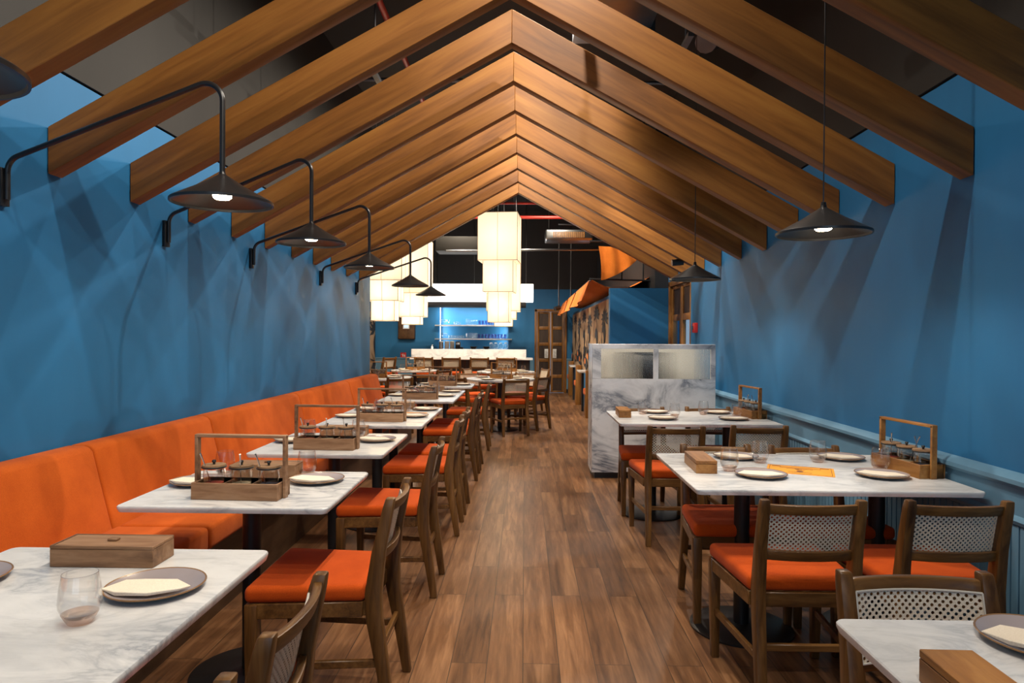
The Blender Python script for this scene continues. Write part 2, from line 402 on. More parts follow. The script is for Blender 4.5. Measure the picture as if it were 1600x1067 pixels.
# right wall wainscot
m = MB().box(XR-.012, XR, -3.0, 7.86, .09, .66)
y = -3.0
while y < 7.8:
    m.box(XR-.020, XR-.010, y, y+.036, .09, .655); y += .045
m.box(XR-.016, XR, -3.0, 7.86, .69, .80)
struct(m.build('trim_3', 'paleblue', smooth=False))
prof = [(XR, .79), (XR-.028, .80), (XR-.042, .815), (XR-.042, .832), (XR-.03, .842), (XR-.018, .85), (XR, .855)]
struct(MB().prism(prof, -3.0, 7.86, 'y').build('trim_4', 'paleblue'))
prof = [(XR, .655), (XR-.026, .66), (XR-.032, .675), (XR-.022, .69), (XR, .70)]
struct(MB().prism(prof, -3.0, 7.86, 'y').build('trim_5', 'paleblue'))
bx('baseboard_right', 'paleblue', (XR-.025, XR, -3.0, 7.86, 0, .10), bevel=.006, kind='structure')
bx('baseboard_left', 'black', (XL, XL+.015, -3.0, .25, 0, .09), kind='structure')

# wallpaper: tan paper with black palms and orange flowers, all printed on one sheet
def wallpaper(name, plane, y0, y1, z0, z1, side, panel=2.2):
    m = MB(); X = plane
    def flat(pts, mi, lift):
        m.mi = mi; x = X+side*lift
        m.add([(x, min(max(p[0], y0), y1), min(max(p[1], z0), z1)) for p in pts], [tuple(range(len(pts)))])
    flat([(y0, z0), (y1, z0), (y1, z1), (y0, z1)], 0, .004)
    y = y0+.1; rnd = random.Random(3)
    while y < y1-.1:
        pw = panel; h = z1-z0
        flat([(y-.12, z0), (y-.10, z0), (y-.10, z1), (y-.12, z1)], 3, .006)
        Q = 2.6                                  # the print is wide-drawn
        for j in range(2):                       # palms at the top
            cy = y+pw*(.25+.5*j); cz = z1-h*(.14 if j else .22)
            flat([(cy-.04, z0+h*.3), (cy+.04, z0+h*.3), (cy+.03, cz), (cy-.03, cz)], 1, .006+j*.0004)
            for k in range(9):
                a = R(-25+k*28.8); L = h*.155
                tx, tz = cy+math.cos(a)*L*Q, cz+math.sin(a)*L-.02
                nx, nz = -math.sin(a)*L*.16*Q, math.cos(a)*L*.16
                flat([(cy, cz), ((cy+tx)/2+nx, (cz+tz)/2+nz), (tx, tz), ((cy+tx)/2-nx, (cz+tz)/2-nz)], 1, .009+k*.0002+j*.0002)
        for j in range(2):                       # rounded bushes
            cy = y+pw*(.30+.45*j); cz = z0+h*(.60-.07*j); r = h*.13
            flat([(cy+math.cos(R(t))*r*1.5, cz+math.sin(R(t))*r*1.1) for t in range(0, 360, 24)], 1 if j == 0 else 3, .012+j*.0003)
            flat([(cy+.1+math.cos(R(t))*r*.9, cz-.08*h+math.sin(R(t))*r*.7) for t in range(0, 360, 24)], 0, .0135+j*.0003)
        cy = y+pw*.35; cz = z0+h*.34             # leaf fan rising from the undergrowth
        for k in range(8):
            a = R(20+k*20); L = h*.26
            tx, tz = cy+math.cos(a)*L*2.0, cz+math.sin(a)*L; nx, nz = -math.sin(a)*.05, math.cos(a)*.03
            flat([(cy, cz), ((cy+tx)/2+nx, (cz+tz)/2+nz), (tx, tz), ((cy+tx)/2-nx, (cz+tz)/2-nz)], 1 if k % 2 else 0, .015+k*.0003)
        for j in range(16):                      # dark leaves and flowers
            cy = y+rnd.uniform(.05, pw*.72); cz = z0+h*rnd.uniform(.05, .36); r = h*rnd.uniform(.05, .08)
            flat([(cy+math.cos(R(t))*r*(2.4 if t % 72 else 1.5), cz+math.sin(R(t))*r) for t in range(0, 360, 36)], 1, .018+j*.0002)
        for j in range(3):
            cy = y+pw*(.15+.22*j); cz = z0+h*(.16+.09*(j % 2)); r = h*.05
            flat([(cy+math.cos(R(t))*r*2.2, cz+math.sin(R(t))*r) for t in range(0, 360, 40)], 2, .022)
        y += pw
    return struct(m.build(name, ['tan', 'inkblack', 'awning', 'grey'], smooth=False))
wallpaper('trim_6', 1.17, 9.3, 16.72, .72, 1.90, -1, 2.3)
wallpaper('trim_7', -3.68, 9.2, 16.7, .0, 1.95, 1, 2.3)

# doors
def double_door(name, W, H, loc, rz, lower_glass=False):
    """local: x across, y = depth, z up; two leaves of five panels"""
    root = bpy.data.objects.new(name, None); COL.objects.link(root); root.location = loc; root.rotation_euler = (0, 0, rz); struct(root)
    fr = MB().box(-W/2, -W/2+.055, -.05, .06, 0, H).box(W/2-.055, W/2, -.05, .06, 0, H).box(-W/2, W/2, -.05, .06, H-.06, H)
    fr.build('door_frame', 'doorwood', root, .004)
    lw = (W-.11)/2
    for s in (-1, 1):
        cx = s*lw/2; x0, x1 = cx-lw/2+.003, cx+lw/2-.003
        m = MB(); st = .055 if W < 1 else .09
        m.box(x0, x0+st, -.02, .02, .01, H-.065).box(x1-st, x1, -.02, .02, .01, H-.065)
        n = 5; hh = (H-.075)/n
        for i in range(n+1):
            z = .01+i*hh; m.box(x0+st, x1-st, -.02, .02, max(.01, z-.04), min(H-.065, z+.04))
        leaf = m.build('door_leaf', 'doorwood', root, .003)
        for i in range(n):
            g = lower_glass and i in (3, 2, 1)
            MB().box(x0+st, x1-st, -.006, .006, .05+i*hh, .01+(i+1)*hh-.04).build('glass_panel' if g else 'inset_panel', 'pane' if g else 'darkpanel', leaf)
        if not lower_glass:
            m = MB().box(-s*0+cx-s*(lw/2-.10)-.045, cx-s*(lw/2-.10)+.045, -.03, -.021, .85, 1.07)
            m.build('push_plate', 'white', leaf, .002)
            k = MB()
            for q in range(6): k.box(cx-s*(lw/2-.10)-.03, cx-s*(lw/2-.10)+.03-.01*(q % 3), -.0315, -.0305, .885+q*.026, .892+q*.026)
            k.build('printed_lines', 'grey', leaf)
    return root
double_door('door_1', .78, 2.04, (.63, YB+.0, 0), 0)
double_door('door_2', 1.22, 2.09, (XR+.05, 8.48, 0), R(-90), True)
bx('daylight_panel', 'daysky', (3.2, 3.25, 7.0, 10.0, 0, 2.6), kind='structure')  # glowing panel standing in for the daylight outside the door glass

# ================================================================ RAFTERS
XC = (XL+XR)/2; SP = .619
def rafter_mesh(side):
    # local x along the slope from the wall end to the ridge; vertical end cuts; 90 mm thick
    half = (XR-XL)/2-.004; rise = 3.155-2.06; L = math.hypot(half, rise); a = math.atan2(rise, half)
    H = .205; t = .09
    m = MB(); sx = math.sin(a)*H; sz = math.cos(a)*H
    p = [(0, 0, 0), (L, 0, 0), (L, t, 0), (0, t, 0), (sx, 0, sz), (L+sx, 0, sz), (L+sx, t, sz), (sx, t, sz)]
    m.hexa(p)
    return m, a, half
names = {-2: 'nearest roof frame, its wooden boards running out of the top corners', -1: 'second roof frame from the camera, ends highest on both walls',
         0: 'third roof frame from the camera', 1: 'fourth roof frame from the camera', 2: 'fifth roof frame from the camera', 3: 'sixth roof frame from the camera',
         4: 'fifth roof frame counted from the far end', 5: 'fourth roof frame counted from the far end', 6: 'third roof frame counted from the far end',
         7: 'roof frame just before the last, dim brown', 8: 'farthest roof frame, brightly lit beside the tall lantern'}
for k in range(-2, 9):
    y = 4.17+(k-1)*SP
    lab = names[k]
    if 'wooden' not in lab: lab = 'wooden ' + lab
    f = thing('roof_frame', (XC, y, 2.06), 0, lab + ('' if len(lab.split()) > 8 else ' with two pitched boards'), 'roof beam', 'pitched wooden roof frames')
    for s in (-1, 1):
        m, a, half = rafter_mesh(s)
        o = m.build('rafter', 'beam', f, .0025, 1)
        if s < 0: o.location = (-half, 0, 0); o.rotation_euler = (0, -a, 0)
        else: o.location = (half, .09, 0); o.rotation_euler = (0, -a, math.pi)

# ================================================================ BENCH
segs = [(.30, 1.93), (1.93, 3.06), (3.06, 4.21), (4.21, 5.88), (5.88, 7.56), (7.56, 9.05)]
ords = ['nearest', 'second nearest', 'third nearest', 'fourth nearest', 'fifth nearest', 'farthest']
for (a, b), od in zip(segs, ords):
    t = thing('bench', (XL, (a+b)/2, 0), 0, '%s section of the long orange upholstered bench along the left wall' % od, 'bench', 'sections of the orange wall bench')
    L = (b-a)/2-.003
    pr = [(.01, .42), (.245, .42), (.215, .50), (.13, .835), (.115, .855), (.09, .862), (.01, .862)]
    MB().prism(pr, -L, L, 'y').build('back_cushion', 'orange', t, .016, 3)
    MB().box(.235, .66, -L, L, .385, .50).build('seat_cushion', 'orange', t, .022, 3)
    MB().box(.02, .58, -L-.003, L+.003, 0, .385).build('base', 'benchwood', t)

# ================================================================ TABLES
def rrect(x0, x1, y0, y1, r, n=5):
    p = []
    for cx, cy, a0 in ((x1-r, y1-r, 0), (x0+r, y1-r, 90), (x0+r, y0+r, 180), (x1-r, y0+r, 270)):
        for i in range(n+1):
            a = R(a0+90*i/n); p.append((cx+r*math.cos(a), cy+r*math.sin(a)))
    return p
def slab(poly, zt, th, ch=.006):
    m = MB(); n = len(poly); cx = sum(p[0] for p in poly)/n; cy = sum(p[1] for p in poly)/n
    def inset(d):
        o = []
        for i, (x, y) in enumerate(poly):
            dx, dy = x-cx, y-cy; l = math.hypot(dx, dy); o.append((x-dx/l*d, y-dy/l*d))
        return o
    layers = [(inset(.003), zt), (poly, zt-.003), (poly, zt-th*.45), (inset(ch), zt-th)]
    vs = [(x, y, z) for P, z in layers for x, y in P]; fs = [tuple(range(n)), tuple(range(3*n, 4*n))[::-1]]
    for l in range(3):
        for i in range(n): fs.append((l*n+i, (l+1)*n+i, (l+1)*n+(i+1) % n, l*n+(i+1) % n))
    m.add(vs, fs); return m
def pedestal(t, x, y, r=.235):
    MB().lathe([(.0, 0), (r, 0), (r, .008), (r-.02, .016), (.05, .026), (.0, .026)], 40, (x, y, 0)).build('foot_plate', 'black', t)
    MB().tube([(x, y, .02), (x, y, .715)], .036, 20).build('column', 'black', t)
    m = MB().box(x-.20, x+.20, y-.025, y+.025, .712, .727).box(x-.025, x+.025, y-.2, y+.2, .712, .727); m.build('top_bracket', 'black', t)
def table(x0, x1, y0, y1, label, peds, group):
    cx, cy = (x0+x1)/2, (y0+y1)/2
    t = thing('dining_table', (cx, cy, 0), 0, label, 'table', group)
    slab(rrect(x0-cx, x1-cx, y0-cy, y1-cy, .022), .75, .022).build('tabletop', 'marble', t)
    for px, py in peds: pedestal(t, px-cx, py-cy)
    return t
GT = 'white marble tables with black pedestal feet'
TABS = {
 'T1': (-1.47, -.725, .72, 1.94, [(-1.1, 1.05), (-1.1, 1.62)]),
 'T2': (-1.465, -.70, 2.41, 3.07, [(-1.10, 2.74)]),
 'T3': (-1.45, -.73, 3.515, 4.285, [(-1.09, 3.90)]),
 'T4': (-1.44, -.70, 4.66, 5.86, [(-1.07, 4.95), (-1.07, 5.57)]),
 'T5': (-1.40, -.67, 6.43, 7.75, [(-1.03, 6.75), (-1.03, 7.43)]),
 'T6': (-1.34, -.64, 8.27, 8.87, [(-.99, 8.57)]),
 'R1': (.68, 1.85, .66, 1.51, [(.98, 1.08), (1.56, 1.08)]),
 'R2': (.70, 1.865, 2.775, 3.65, [(1.03, 3.24), (1.66, 3.24)]),
 'R3': (.685, 1.85, 4.89, 5.74, [(.99, 5.31), (1.57, 5.31)]),
}
WHERE = {'T1': 'nearest bench table', 'T2': 'second bench table', 'T3': 'third bench table', 'T4': 'fourth bench table', 'T5': 'fifth bench table', 'T6': 'last bench table',
         'R1': 'nearest right-wall table', 'R2': 'middle right-wall table', 'R3': 'farthest right-wall table'}
TL = {'T1': 'white marble table cut off by the bottom left corner', 'T2': 'white marble table along the bench, second from the camera',
      'T3': 'white marble table along the bench, third from the camera', 'T4': 'long white marble table along the bench, fourth from the camera',
      'T5': 'long white marble table along the bench, fifth from the camera', 'T6': 'small white marble table at the far end of the bench',
      'R1': 'white marble table cut off by the bottom right corner', 'R2': 'white marble table holding an orange menu card by the right wall',
      'R3': 'white marble table right in front of the marble partition'}
for k, (x0, x1, y0, y1, ps) in TABS.items(): table(x0, x1, y0, y1, TL[k], ps, GT)
ROUND = {'A': (-.36, 10.05, .51), 'B': (-.33, 12.1, .51), 'C': (-2.22, 10.2, .52), 'D': (-2.0, 12.35, .42)}
RW = {'A': 'near right round table', 'B': 'far right round table', 'C': 'near left round table', 'D': 'far left round table'}
for k, (x, y, r) in ROUND.items():
    t = thing('round_table', (x, y, 0), 0, 'white round marble table in the back room, %s' % RW[k].replace(' round table', ''), 'table', 'round tables of the back room')
    poly = [(r*math.cos(2*math.pi*i/48), r*math.sin(2*math.pi*i/48)) for i in range(48)]
    slab(poly, .75, .03).build('tabletop', 'marble', t); pedestal(t, 0, 0, .27)

# ================================================================ CHAIRS
def make_chair(z_off=0.0):
    t = thing('dining_chair', (0, 0, 0), 0, None, None)
    zo = z_off
    def loft(secs):   # secs: list of (cx,cy,z,wx,wy)
        m = MB(); vs = []; n = len(secs)
        for cx, cy, z, wx, wy in secs: vs += [(cx-wx, cy-wy, z), (cx+wx, cy-wy, z), (cx+wx, cy+wy, z), (cx-wx, cy+wy, z)]
        fs = [(3, 2, 1, 0), tuple(range(4*n-4, 4*n))]
        for i in range(n-1):
            for k in range(4): fs.append((4*i+k, 4*i+(k+1) % 4, 4*i+4+(k+1) % 4, 4*i+4+k))
        m.add(vs, fs); return m
    # seat cushion (trapezoid, domed edges)
    m = MB(); zt = .485+zo; zb = .425+zo
    m.hexa([(-.20, -.20, zb), (.20, -.20, zb), (.236, .22, zb), (-.236, .22, zb), (-.20, -.20, zt), (.20, -.20, zt), (.236, .22, zt), (-.236, .22, zt)])
    m.build('seat', 'seat', t, .022, 4)
    m = MB(); zb = .372+zo; zt = .426+zo
    for (xa, ya, xb, yb) in ((-.185, -.195, .185, -.195), (-.225, .195, .225, .195)):
        m.box(xa, xb, ya-.012, ya+.012, zb, zt)
    for s in (-1, 1):
        m.hexa([(s*.185-.012, -.19, zb), (s*.185+.012, -.19, zb), (s*.222+.012, .19, zb), (s*.222-.012, .19, zb), (s*.185-.012, -.19, zt), (s*.185+.012, -.19, zt), (s*.222+.012, .19, zt), (s*.222-.012, .19, zt)])
    m.build('seat_frame', 'chairrail', t, .003, 1)
    for s in (-1, 1):
        loft([(s*.212, .195, 0, .016, .016), (s*.215, .195, .25+zo, .020, .021), (s*.217, .193, .424+zo, .022, .023)]).build('leg', 'chairwood', t, .005)
        loft([(s*.178, -.285, 0, .017, .017), (s*.175, -.262, .16+zo*.5, .019, .022), (s*.172, -.228, .36+zo, .020, .029), (s*.172, -.224, .45+zo, .020, .030),
              (s*.172, -.243, .60+zo, .019, .024), (s*.172, -.276, .755+zo, .018, .019), (s*.172, -.284, .79+zo, .016, .016)]).build('leg', 'chairwood', t, .006)
        # side stretcher
        zs = .20+zo*.5
        m = MB().hexa([(s*.175-.009, -.245, zs-.014), (s*.175+.009, -.245, zs-.014), (s*.213+.009, .19, zs-.014), (s*.213-.009, .19, zs-.014),
                       (s*.175-.009, -.245, zs+.014), (s*.175+.009, -.245, zs+.014), (s*.213+.009, .19, zs+.014), (s*.213-.009, .19, zs+.014)])
        m.build('stretcher', 'chairrail', t, .003, 1)
    zs = .24+zo*.5
    MB().box(-.17, .17, -.252, -.234, zs-.013, zs+.013).build('stretcher', 'chairrail', t, .003, 1)
    # curved rails
    def crail(z0, z1, yb0, yb1, th, bow, name, arch=0):
        m = MB(); n = 14; vs = []
        for i in range(n+1):
            u = -1+2*i/n; x = u*.160; b = -bow*(1-u*u); ar = arch*(1-u*u)
            vs += [(x, yb0+b-th, z0), (x, yb0+b+th, z0), (x, yb1+b+th, z1+ar), (x, yb1+b-th, z1+ar)]
        fs = [(0, 1, 2, 3), (4*n+3, 4*n+2, 4*n+1, 4*n)]
        for i in range(n):
            for k in range(4): fs.append((4*i+k, 4*i+4+k, 4*i+4+(k+1) % 4, 4*i+(k+1) % 4))
        m.add(vs, fs); return m.build(name, 'chairrail', t, .005)
    crail(.734+zo, .772+zo, -.270, -.280, .011, .024, 'top_rail', 0)
    crail(.560+zo, .598+zo, -.236, -.244, .011, .024, 'back_rail', 0)
    # cane panel, a thin woven sheet with real thickness, curved with the rails
    m = MB(); nx, nz = 16, 5
    for layer, dy in ((0, .0012), (1, -.0012)):
        base = len(m.v)
        for j in range(nz+1):
            for i in range(nx+1):
                u = -1+2*i/nx; v = j/nz; z = .582+.164*v+zo; y = -.226-.036*v-.023*(1-u*u)+dy
                m.v.append((u*.153, y, z)); m.uv[len(m.v)-1] = (u*.153+.5, .164*v+.5)
        for j in range(nz):
            for i in range(nx):
                a = base+j*(nx+1)+i; f = [a, a+1, a+nx+2, a+nx+1]
                m.f.append(f if layer == 0 else f[::-1]); m.m.append(0)
    cane = m.build('cane_panel', 'cane', t)
    m = MB()
    for zz, yb in ((.584, -.2265), (.745, -.262)):
        m.tube([(u*.153, yb-.023*(1-u*u)+.003, zz+zo) for u in [-1+2*i/12 for i in range(13)]], .0028, 6)
    for s in (-1, 1): m.tube([(s*.153, -.2235, .584+zo), (s*.153, -.259, .745+zo)], .0028, 6)
    m.build('cane_binding', 'cream', t)
    return t
CH = [ # x, y, deg, label
 (-.785, .97, 90, 'partly seen chair at the bottom edge, only its post top showing'),
 (-.775, 1.475, 90, 'walnut cane-back chair in the bottom left foreground beside the nearest bench table'),
 (-.757, 2.59, 90, 'cane-back chair with a rust-orange seat at the second bench table'),
 (-.752, 3.73, 90, 'cane-back chair with a rust-orange seat at the third bench table'),
 (-.740, 4.83, 90, 'nearer of the two aisle chairs at the fourth bench table'),
 (-.740, 5.39, 90, 'farther of the two aisle chairs at the fourth bench table'),
 (-.735, 6.62, 90, 'nearer of the two aisle chairs at the fifth bench table'),
 (-.735, 7.12, 90, 'farther of the two aisle chairs at the fifth bench table'),
 (-.71, 8.33, 90, 'aisle chair at the last bench table'),
 (1.034, 2.74, 0, 'left of the two cane-back chairs on the near side of the menu table'),
 (1.556, 2.75, 0, 'right cane-back chair near the wall on the near side of the menu table'),
 (1.037, 3.44, 180, 'left chair on the far side of the middle right-wall table'),
 (1.505, 3.43, 180, 'right chair on the far side of the middle right-wall table'),
 (.993, 4.755, 0, 'left chair on the near side of the table before the marble partition'),
 (1.555, 4.82, 0, 'right chair on the near side of the table before the marble partition'),
 (.975, 5.42, 180, 'left chair between the farthest right-wall table and the partition'),
 (1.533, 5.46, 180, 'right chair between the farthest right-wall table and the partition'),
 (.968, 1.425, 180, 'cane-back chair behind the table at the bottom right corner'),
 (-.20, 9.60, 18, 'chair with its back to the camera at the near right round table'),
 (.05, 10.18, 57, 'chair on the right side of the near right round table'),
 (-.76, 9.90, -45, 'chair on the left side of the near right round table'),
 (-.10, 10.80, 155, 'right chair on the far side of the near right round table'),
 (-.76, 10.68, 210, 'left chair on the far side of the near right round table'),
 (.12, 12.35, 110, 'chair on the right side of the far right round table'),
 (-.80, 12.40, -110, 'chair on the left side of the far right round table'),
 (-1.85, 9.72, 25, 'chair turned away from the camera at the near left round table'),
 (-1.72, 10.45, 100, 'chair on the right side of the near left round table'),
 (-2.55, 9.75, -35, 'chair on the left side of the near left round table'),
 (-2.50, 10.75, 215, 'chair on the far side of the near left round table'),
 (-1.62, 11.98, 55, 'chair on the right side of the far left round table'),
 (-2.35, 11.95, -40, 'chair on the left side of the far left round table'),
]
for x, y, d, lab in CH:
    place('chair', make_chair, (x, y, 0), R(d), lab, 'chair', 'walnut dining chairs with rust-orange seats')
def make_stool(): return make_chair(.17)
for i, px in enumerate((-1.98, -1.44, -.885, -.37)):
    o = place('stool', make_stool, (px, 13.62, 0), 0, '%s tall cane-back bar chair at the marble bar' % ['leftmost', 'second from left', 'second from right', 'rightmost'][i], 'bar chair', 'cane-back bar chairs')
place('stool', make_stool, (-2.85, 13.3, 0), R(60), 'tall cane-back bar chair standing left of the bar, turned sideways', 'bar chair', 'cane-back bar chairs')
for o in bpy.data.objects:
    if o.name.startswith('dining_chair') and o.parent is None and 'bar chair' in str(o.get('category')): o.name = 'bar_chair'

# ================================================================ TABLEWARE
def make_plate():
    t = thing('plate', (0, 0, 0), 0, None, None)
    MB().lathe([(.0, .004), (.062, .004), (.085, .008), (.1095, .0165), (.1095, .0125), (.087, .004), (.062, 0), (0, 0)], 40).build('dish', 'plate', t)
    MB().lathe([(.1085, .0163), (.1118, .0175), (.113, .0155), (.1095, .0125)], 40, close=True).build('rim', 'platerim', t)
    return t
def make_napkin():
    m = MB(); random.seed(8)
    P = [(-.098, -.030), (-.055, -.062), (.02, -.070), (.085, -.055), (.104, -.030), (.060, .012), (-.02, .028), (-.062, .020)]
    n = len(P)
    vs = [(x*.99, y*.99, .0165 if math.hypot(x, y) > .09 else .0125) for x, y in P]+[(x, y, .0205+(.0025 if i % 2 else 0)) for i, (x, y) in enumerate(P)]+[(.0, -.02, .0215)]
    fs = [tuple(range(n))[::-1]]+[(i, (i+1) % n, n+(i+1) % n, n+i) for i in range(n)]+[(n+i, n+(i+1) % n, 2*n) for i in range(n)]
    m.add(vs, fs)
    return m.build('napkin', 'napkin', None, .0015, 1)
def make_tumbler():
    t = thing('drinking_glass', (0, 0, 0), 0, None, None)
    out = [(.024, .001), (.031, .012), (.041, .034), (.0425, .046), (.040, .075), (.035, .106)]
    inn = [(.0338, .106), (.0388, .075), (.041, .046), (.0395, .035), (.029, .015), (.0, .010)]
    MB().lathe(out+inn, 28).build('bowl', 'glass', t)
    MB().lathe([(0, 0.0), (.0235, 0.0), (.030, .011), (.036, .022), (.034, .0225), (.027, .014), (0, .009)], 28).build('tinted_base', 'pink', t)
    MB().lathe([(.0338, .1055), (.0345, .1068), (.0352, .1055), (.0345, .1045)], 28, close=True).build('rim', 'glass', t)
    return t
def make_caddy():
    t = thing('condiment_caddy', (0, 0, 0), 0, None, None)
    L, D, H, th = .165, .062, .062, .009
    m = MB().box(-L, L, -D, -D+th, 0, H).box(-L, L, D-th, D, 0, H).box(-L, -L+th, -D+th, D-th, 0, H).box(L-th, L, -D+th, D-th, 0, H).box(-L+th, L-th, -D+th, D-th, 0, .008)
    m.build('tray', 'caddy', t, .0015, 1)
    for x in (-.055, .055): MB().box(x-.003, x+.003, -D+th, D-th, .008, H-.006).build('divider', 'caddy', t)
    m = MB().box(-L-.012, -L, -.014, .014, .0, .235).box(L, L+.012, -.014, .014, 0, .235).box(-L-.012, L+.012, -.014, .014, .225, .237)
    m.build('handle', 'caddy', t, .002, 1)
    return t
def make_caddy_warm():
    o = make_caddy()
    for c in bpy.data.objects:
        if c.parent == o: c.data.materials[0] = MT['caddy2']
    return o
def make_jar(fill):
    def f():
        t = thing('condiment_jar', (0, 0, 0), 0, None, None)
        MB().lathe([(.0, 0), (.028, 0), (.030, .006), (.0335, .055), (.032, .072), (.034, .078), (.0325, .078), (.0305, .071), (.032, .055), (.0285, .006), (0, .004)], 24).build('jar_body', 'glass', t)
        MB().lathe([(0, .005), (.027, .005), (.0292, .034), (0, .036)], 20).build('filling', fill, t)
        MB().lathe([(0, .079), (.0355, .079), (.0365, .082), (.0355, .087), (.0, .087)], 24).build('lid', 'lid', t)
        MB().lathe([(.0362, .0775), (.0378, .0785), (.0378, .0815), (.0362, .0825)], 24, close=True).build('seal', 'black', t)
        MB().lathe([(0, .087), (.004, .087), (.004, .092), (.007, .096), (.005, .1), (0, .1)], 12).build('knob', 'black', t)
        return t
    return f
def make_spoon():
    m = MB(); m.tube([(0, -.012, .03), (0, -.030, .075), (0, -.043, .105), (0, -.050, .118)], [.0015, .0017, .0022, .003], 8)
    m.tube([(0, -.012, .03), (0, -.009, .022), (0, -.006, .012)], [.002, .008, .003], 8)
    return m.build('spoon', 'steel', None)
def make_box():
    t = thing('cutlery_box', (0, 0, 0), 0, None, None)
    MB().box(-.1375, .1375, -.055, .055, 0, .048).build('body', 'caddy', t, .0015, 1)
    MB().box(-.131, .1375, -.049, .049, .048, .056).build('lid', 'caddy', t, .0015, 1)
    MB().box(-.1375, -.131, -.055, .055, .048, .057).box(-.131, .1375, -.055, -.0495, .048, .057).box(-.131, .1375, .0495, .055, .048, .057).build('groove_rail', 'caddy', t, .001, 1)
    MB().box(-.012, .014, -.010, .010, .056, .0635).build('knob', 'caddy', t, .002, 1)
    return t
def make_box_warm():
    t = thing('cutlery_box', (0, 0, 0), 0, None, None)
    MB().box(-.1375, .1375, -.047, .047, 0, .042).build('body', 'caddy2', t, .0015, 1)
    MB().box(-.1375, .1375, -.047, .047, .043, .058).build('lid', 'caddy2', t, .0015, 1)
    MB().tube([(-.137, 0, .043), (-.145, 0, .043), (-.148, 0, .043)], [.004, .008, .007], 12).build('knob', 'caddy2', t)
    MB().box(.06, .085, .047, .050, .030, .052).box(-.085, -.06, .047, .050, .030, .052).build('hinge', 'black', t, .001, 1)
    return t
def make_menu():
    t = thing('menu_card', (0, 0, 0), 0, None, None)
    MB().box(-.105, .105, -.145, .145, 0, .0012).build('card', 'menu', t)
    m = MB(); z0, z1 = .0013, .0017
    for a, b, c, d in ((-.095, .095, -.135, -.133), (-.095, .095, .133, .135), (-.095, -.093, -.135, .135), (.093, .095, -.135, .135)): m.box(a, b, c, d, z0, z1)
    m.box(.045, .052, -.09, .09, z0, z1).box(.025, .030, -.055, .06, z0, z1)
    m.box(.068, .078, -.125, -.085, z0, z1).box(.068, .078, .085, .125, z0, z1)
    for i in range(3): m.box(.0-.006+i*.012, .004+i*.012-.004, -.02+.012*i, .015+.004*i, z0, z1)
    m.add([(-.035+.016*math.cos(R(a)), .016*math.sin(R(a)), z1) for a in range(0, 360, 30)], [tuple(range(12))])
    m.box(-.06, -.055, -.05, .05, z0, z1)
    m.build('printed_text', 'ink', t)
    return t
Z = .7502
def plate(x, y, lab, nap, rz=None):
    rz = rz if rz is not None else random.uniform(-.6, .6)
    place('plate', make_plate, (x, y, Z), rz, 'mauve-grey plate with a brown rim, ' + lab, 'plate', 'plates laid on the tables')
    place('napkin', make_napkin, (x-.01, y-.008, Z), rz+R(-12), 'folded cream napkin on the plate ' + nap, 'napkin', 'folded cream napkins')
def tumbler(x, y, lab): place('tumbler', make_tumbler, (x, y, Z), random.uniform(0, 3), 'stemless clear glass with a pink-tinted base, ' + lab, 'glass', 'stemless glasses on the tables')
FILL = ['spice', 'seed', 'sauce']
def caddy(x, y, deg, where, warm=False):
    key = 'caddyw' if warm else 'caddy'
    place(key, make_caddy_warm if warm else make_caddy, (x, y, Z), R(deg), 'wooden condiment caddy with a tall square handle on the ' + where, 'condiment caddy', 'wooden condiment caddies')
    c, s = math.cos(R(deg)), math.sin(R(deg))
    nm = ['left', 'middle', 'right'] if abs(deg) < 45 else ['farthest', 'middle', 'nearest']
    if deg > 45: nm = nm[::-1]
    for i, dx in enumerate((-.107, 0, .107)):
        px, py = x+dx*c, y+dx*s; fl = FILL[i]
        a = random.uniform(-.5, .5)
        place('jar'+fl, make_jar(fl), (px, py, Z+.0085), a, '%s lidded glass jar in the wooden caddy on the %s' % (nm[i], where), 'jar', 'lidded condiment jars in the caddies', scale=(1.2, 1.2, 1.3))
        place('spoon', make_spoon, (px, py, Z+.012), R(deg)*0+a*1.5+(R(180) if (i == 2 and abs(deg) > 45) else 0), 'small steel spoon leaning out of the %s jar on the %s' % (nm[i], where), 'spoon', 'spoons in the condiment jars', scale=(1.15, 1.15, 1.35))
def box(x, y, deg, where, warm=False):
    place('boxw' if warm else 'box', make_box_warm if warm else make_box, (x, y, Z), R(deg), 'closed wooden cutlery box on the ' + where, 'box', 'wooden cutlery boxes')
# bench tables
W = WHERE
plate(-.885, 1.625, 'front right of the ' + W['T1'], 'near the aisle on the ' + W['T1'], .35); plate(-1.40, 1.66, 'at the left picture edge on the ' + W['T1'], 'at the left picture edge')
tumbler(-.945, 1.435, 'on the ' + W['T1']); box(-1.112, 1.828, 0, W['T1'])
def bench_set(k, y_c, y_p, dy=0):
    x0 = TABS[k][0]
    caddy(x0+.385, y_c, -2.5, W[k])
def bset(k, cad, pr, pl, gr, gl, bxp):
    w = W[k]; caddy(cad[0], cad[1], -2.5, w)
    plate(*pr, 'aisle side of the ' + w, 'on the aisle side of the ' + w, .1); plate(*pl, 'bench side of the ' + w, 'on the bench side of the ' + w, .2)
    if gr: tumbler(*gr, 'aisle side of the ' + w)
    if gl: tumbler(*gl, 'bench side of the ' + w)
    if bxp: box(bxp[0], bxp[1], 0, w)
bset('T2', (-1.075, 2.575), (-.872, 2.86), (-1.345, 2.80), (-.955, 2.985), (-1.31, 2.965), (-1.125, 2.975))
bset('T3', (-1.075, 3.70), (-.865, 3.985), (-1.335, 3.94), (-1.0, 4.10), (-1.30, 4.10), (-1.11, 4.20))
bset('T4', (-1.03, 4.92), (-.84, 5.19), (-1.32, 5.15), None, (-1.13, 5.27), None)
w = W['T4'] + ', far half'
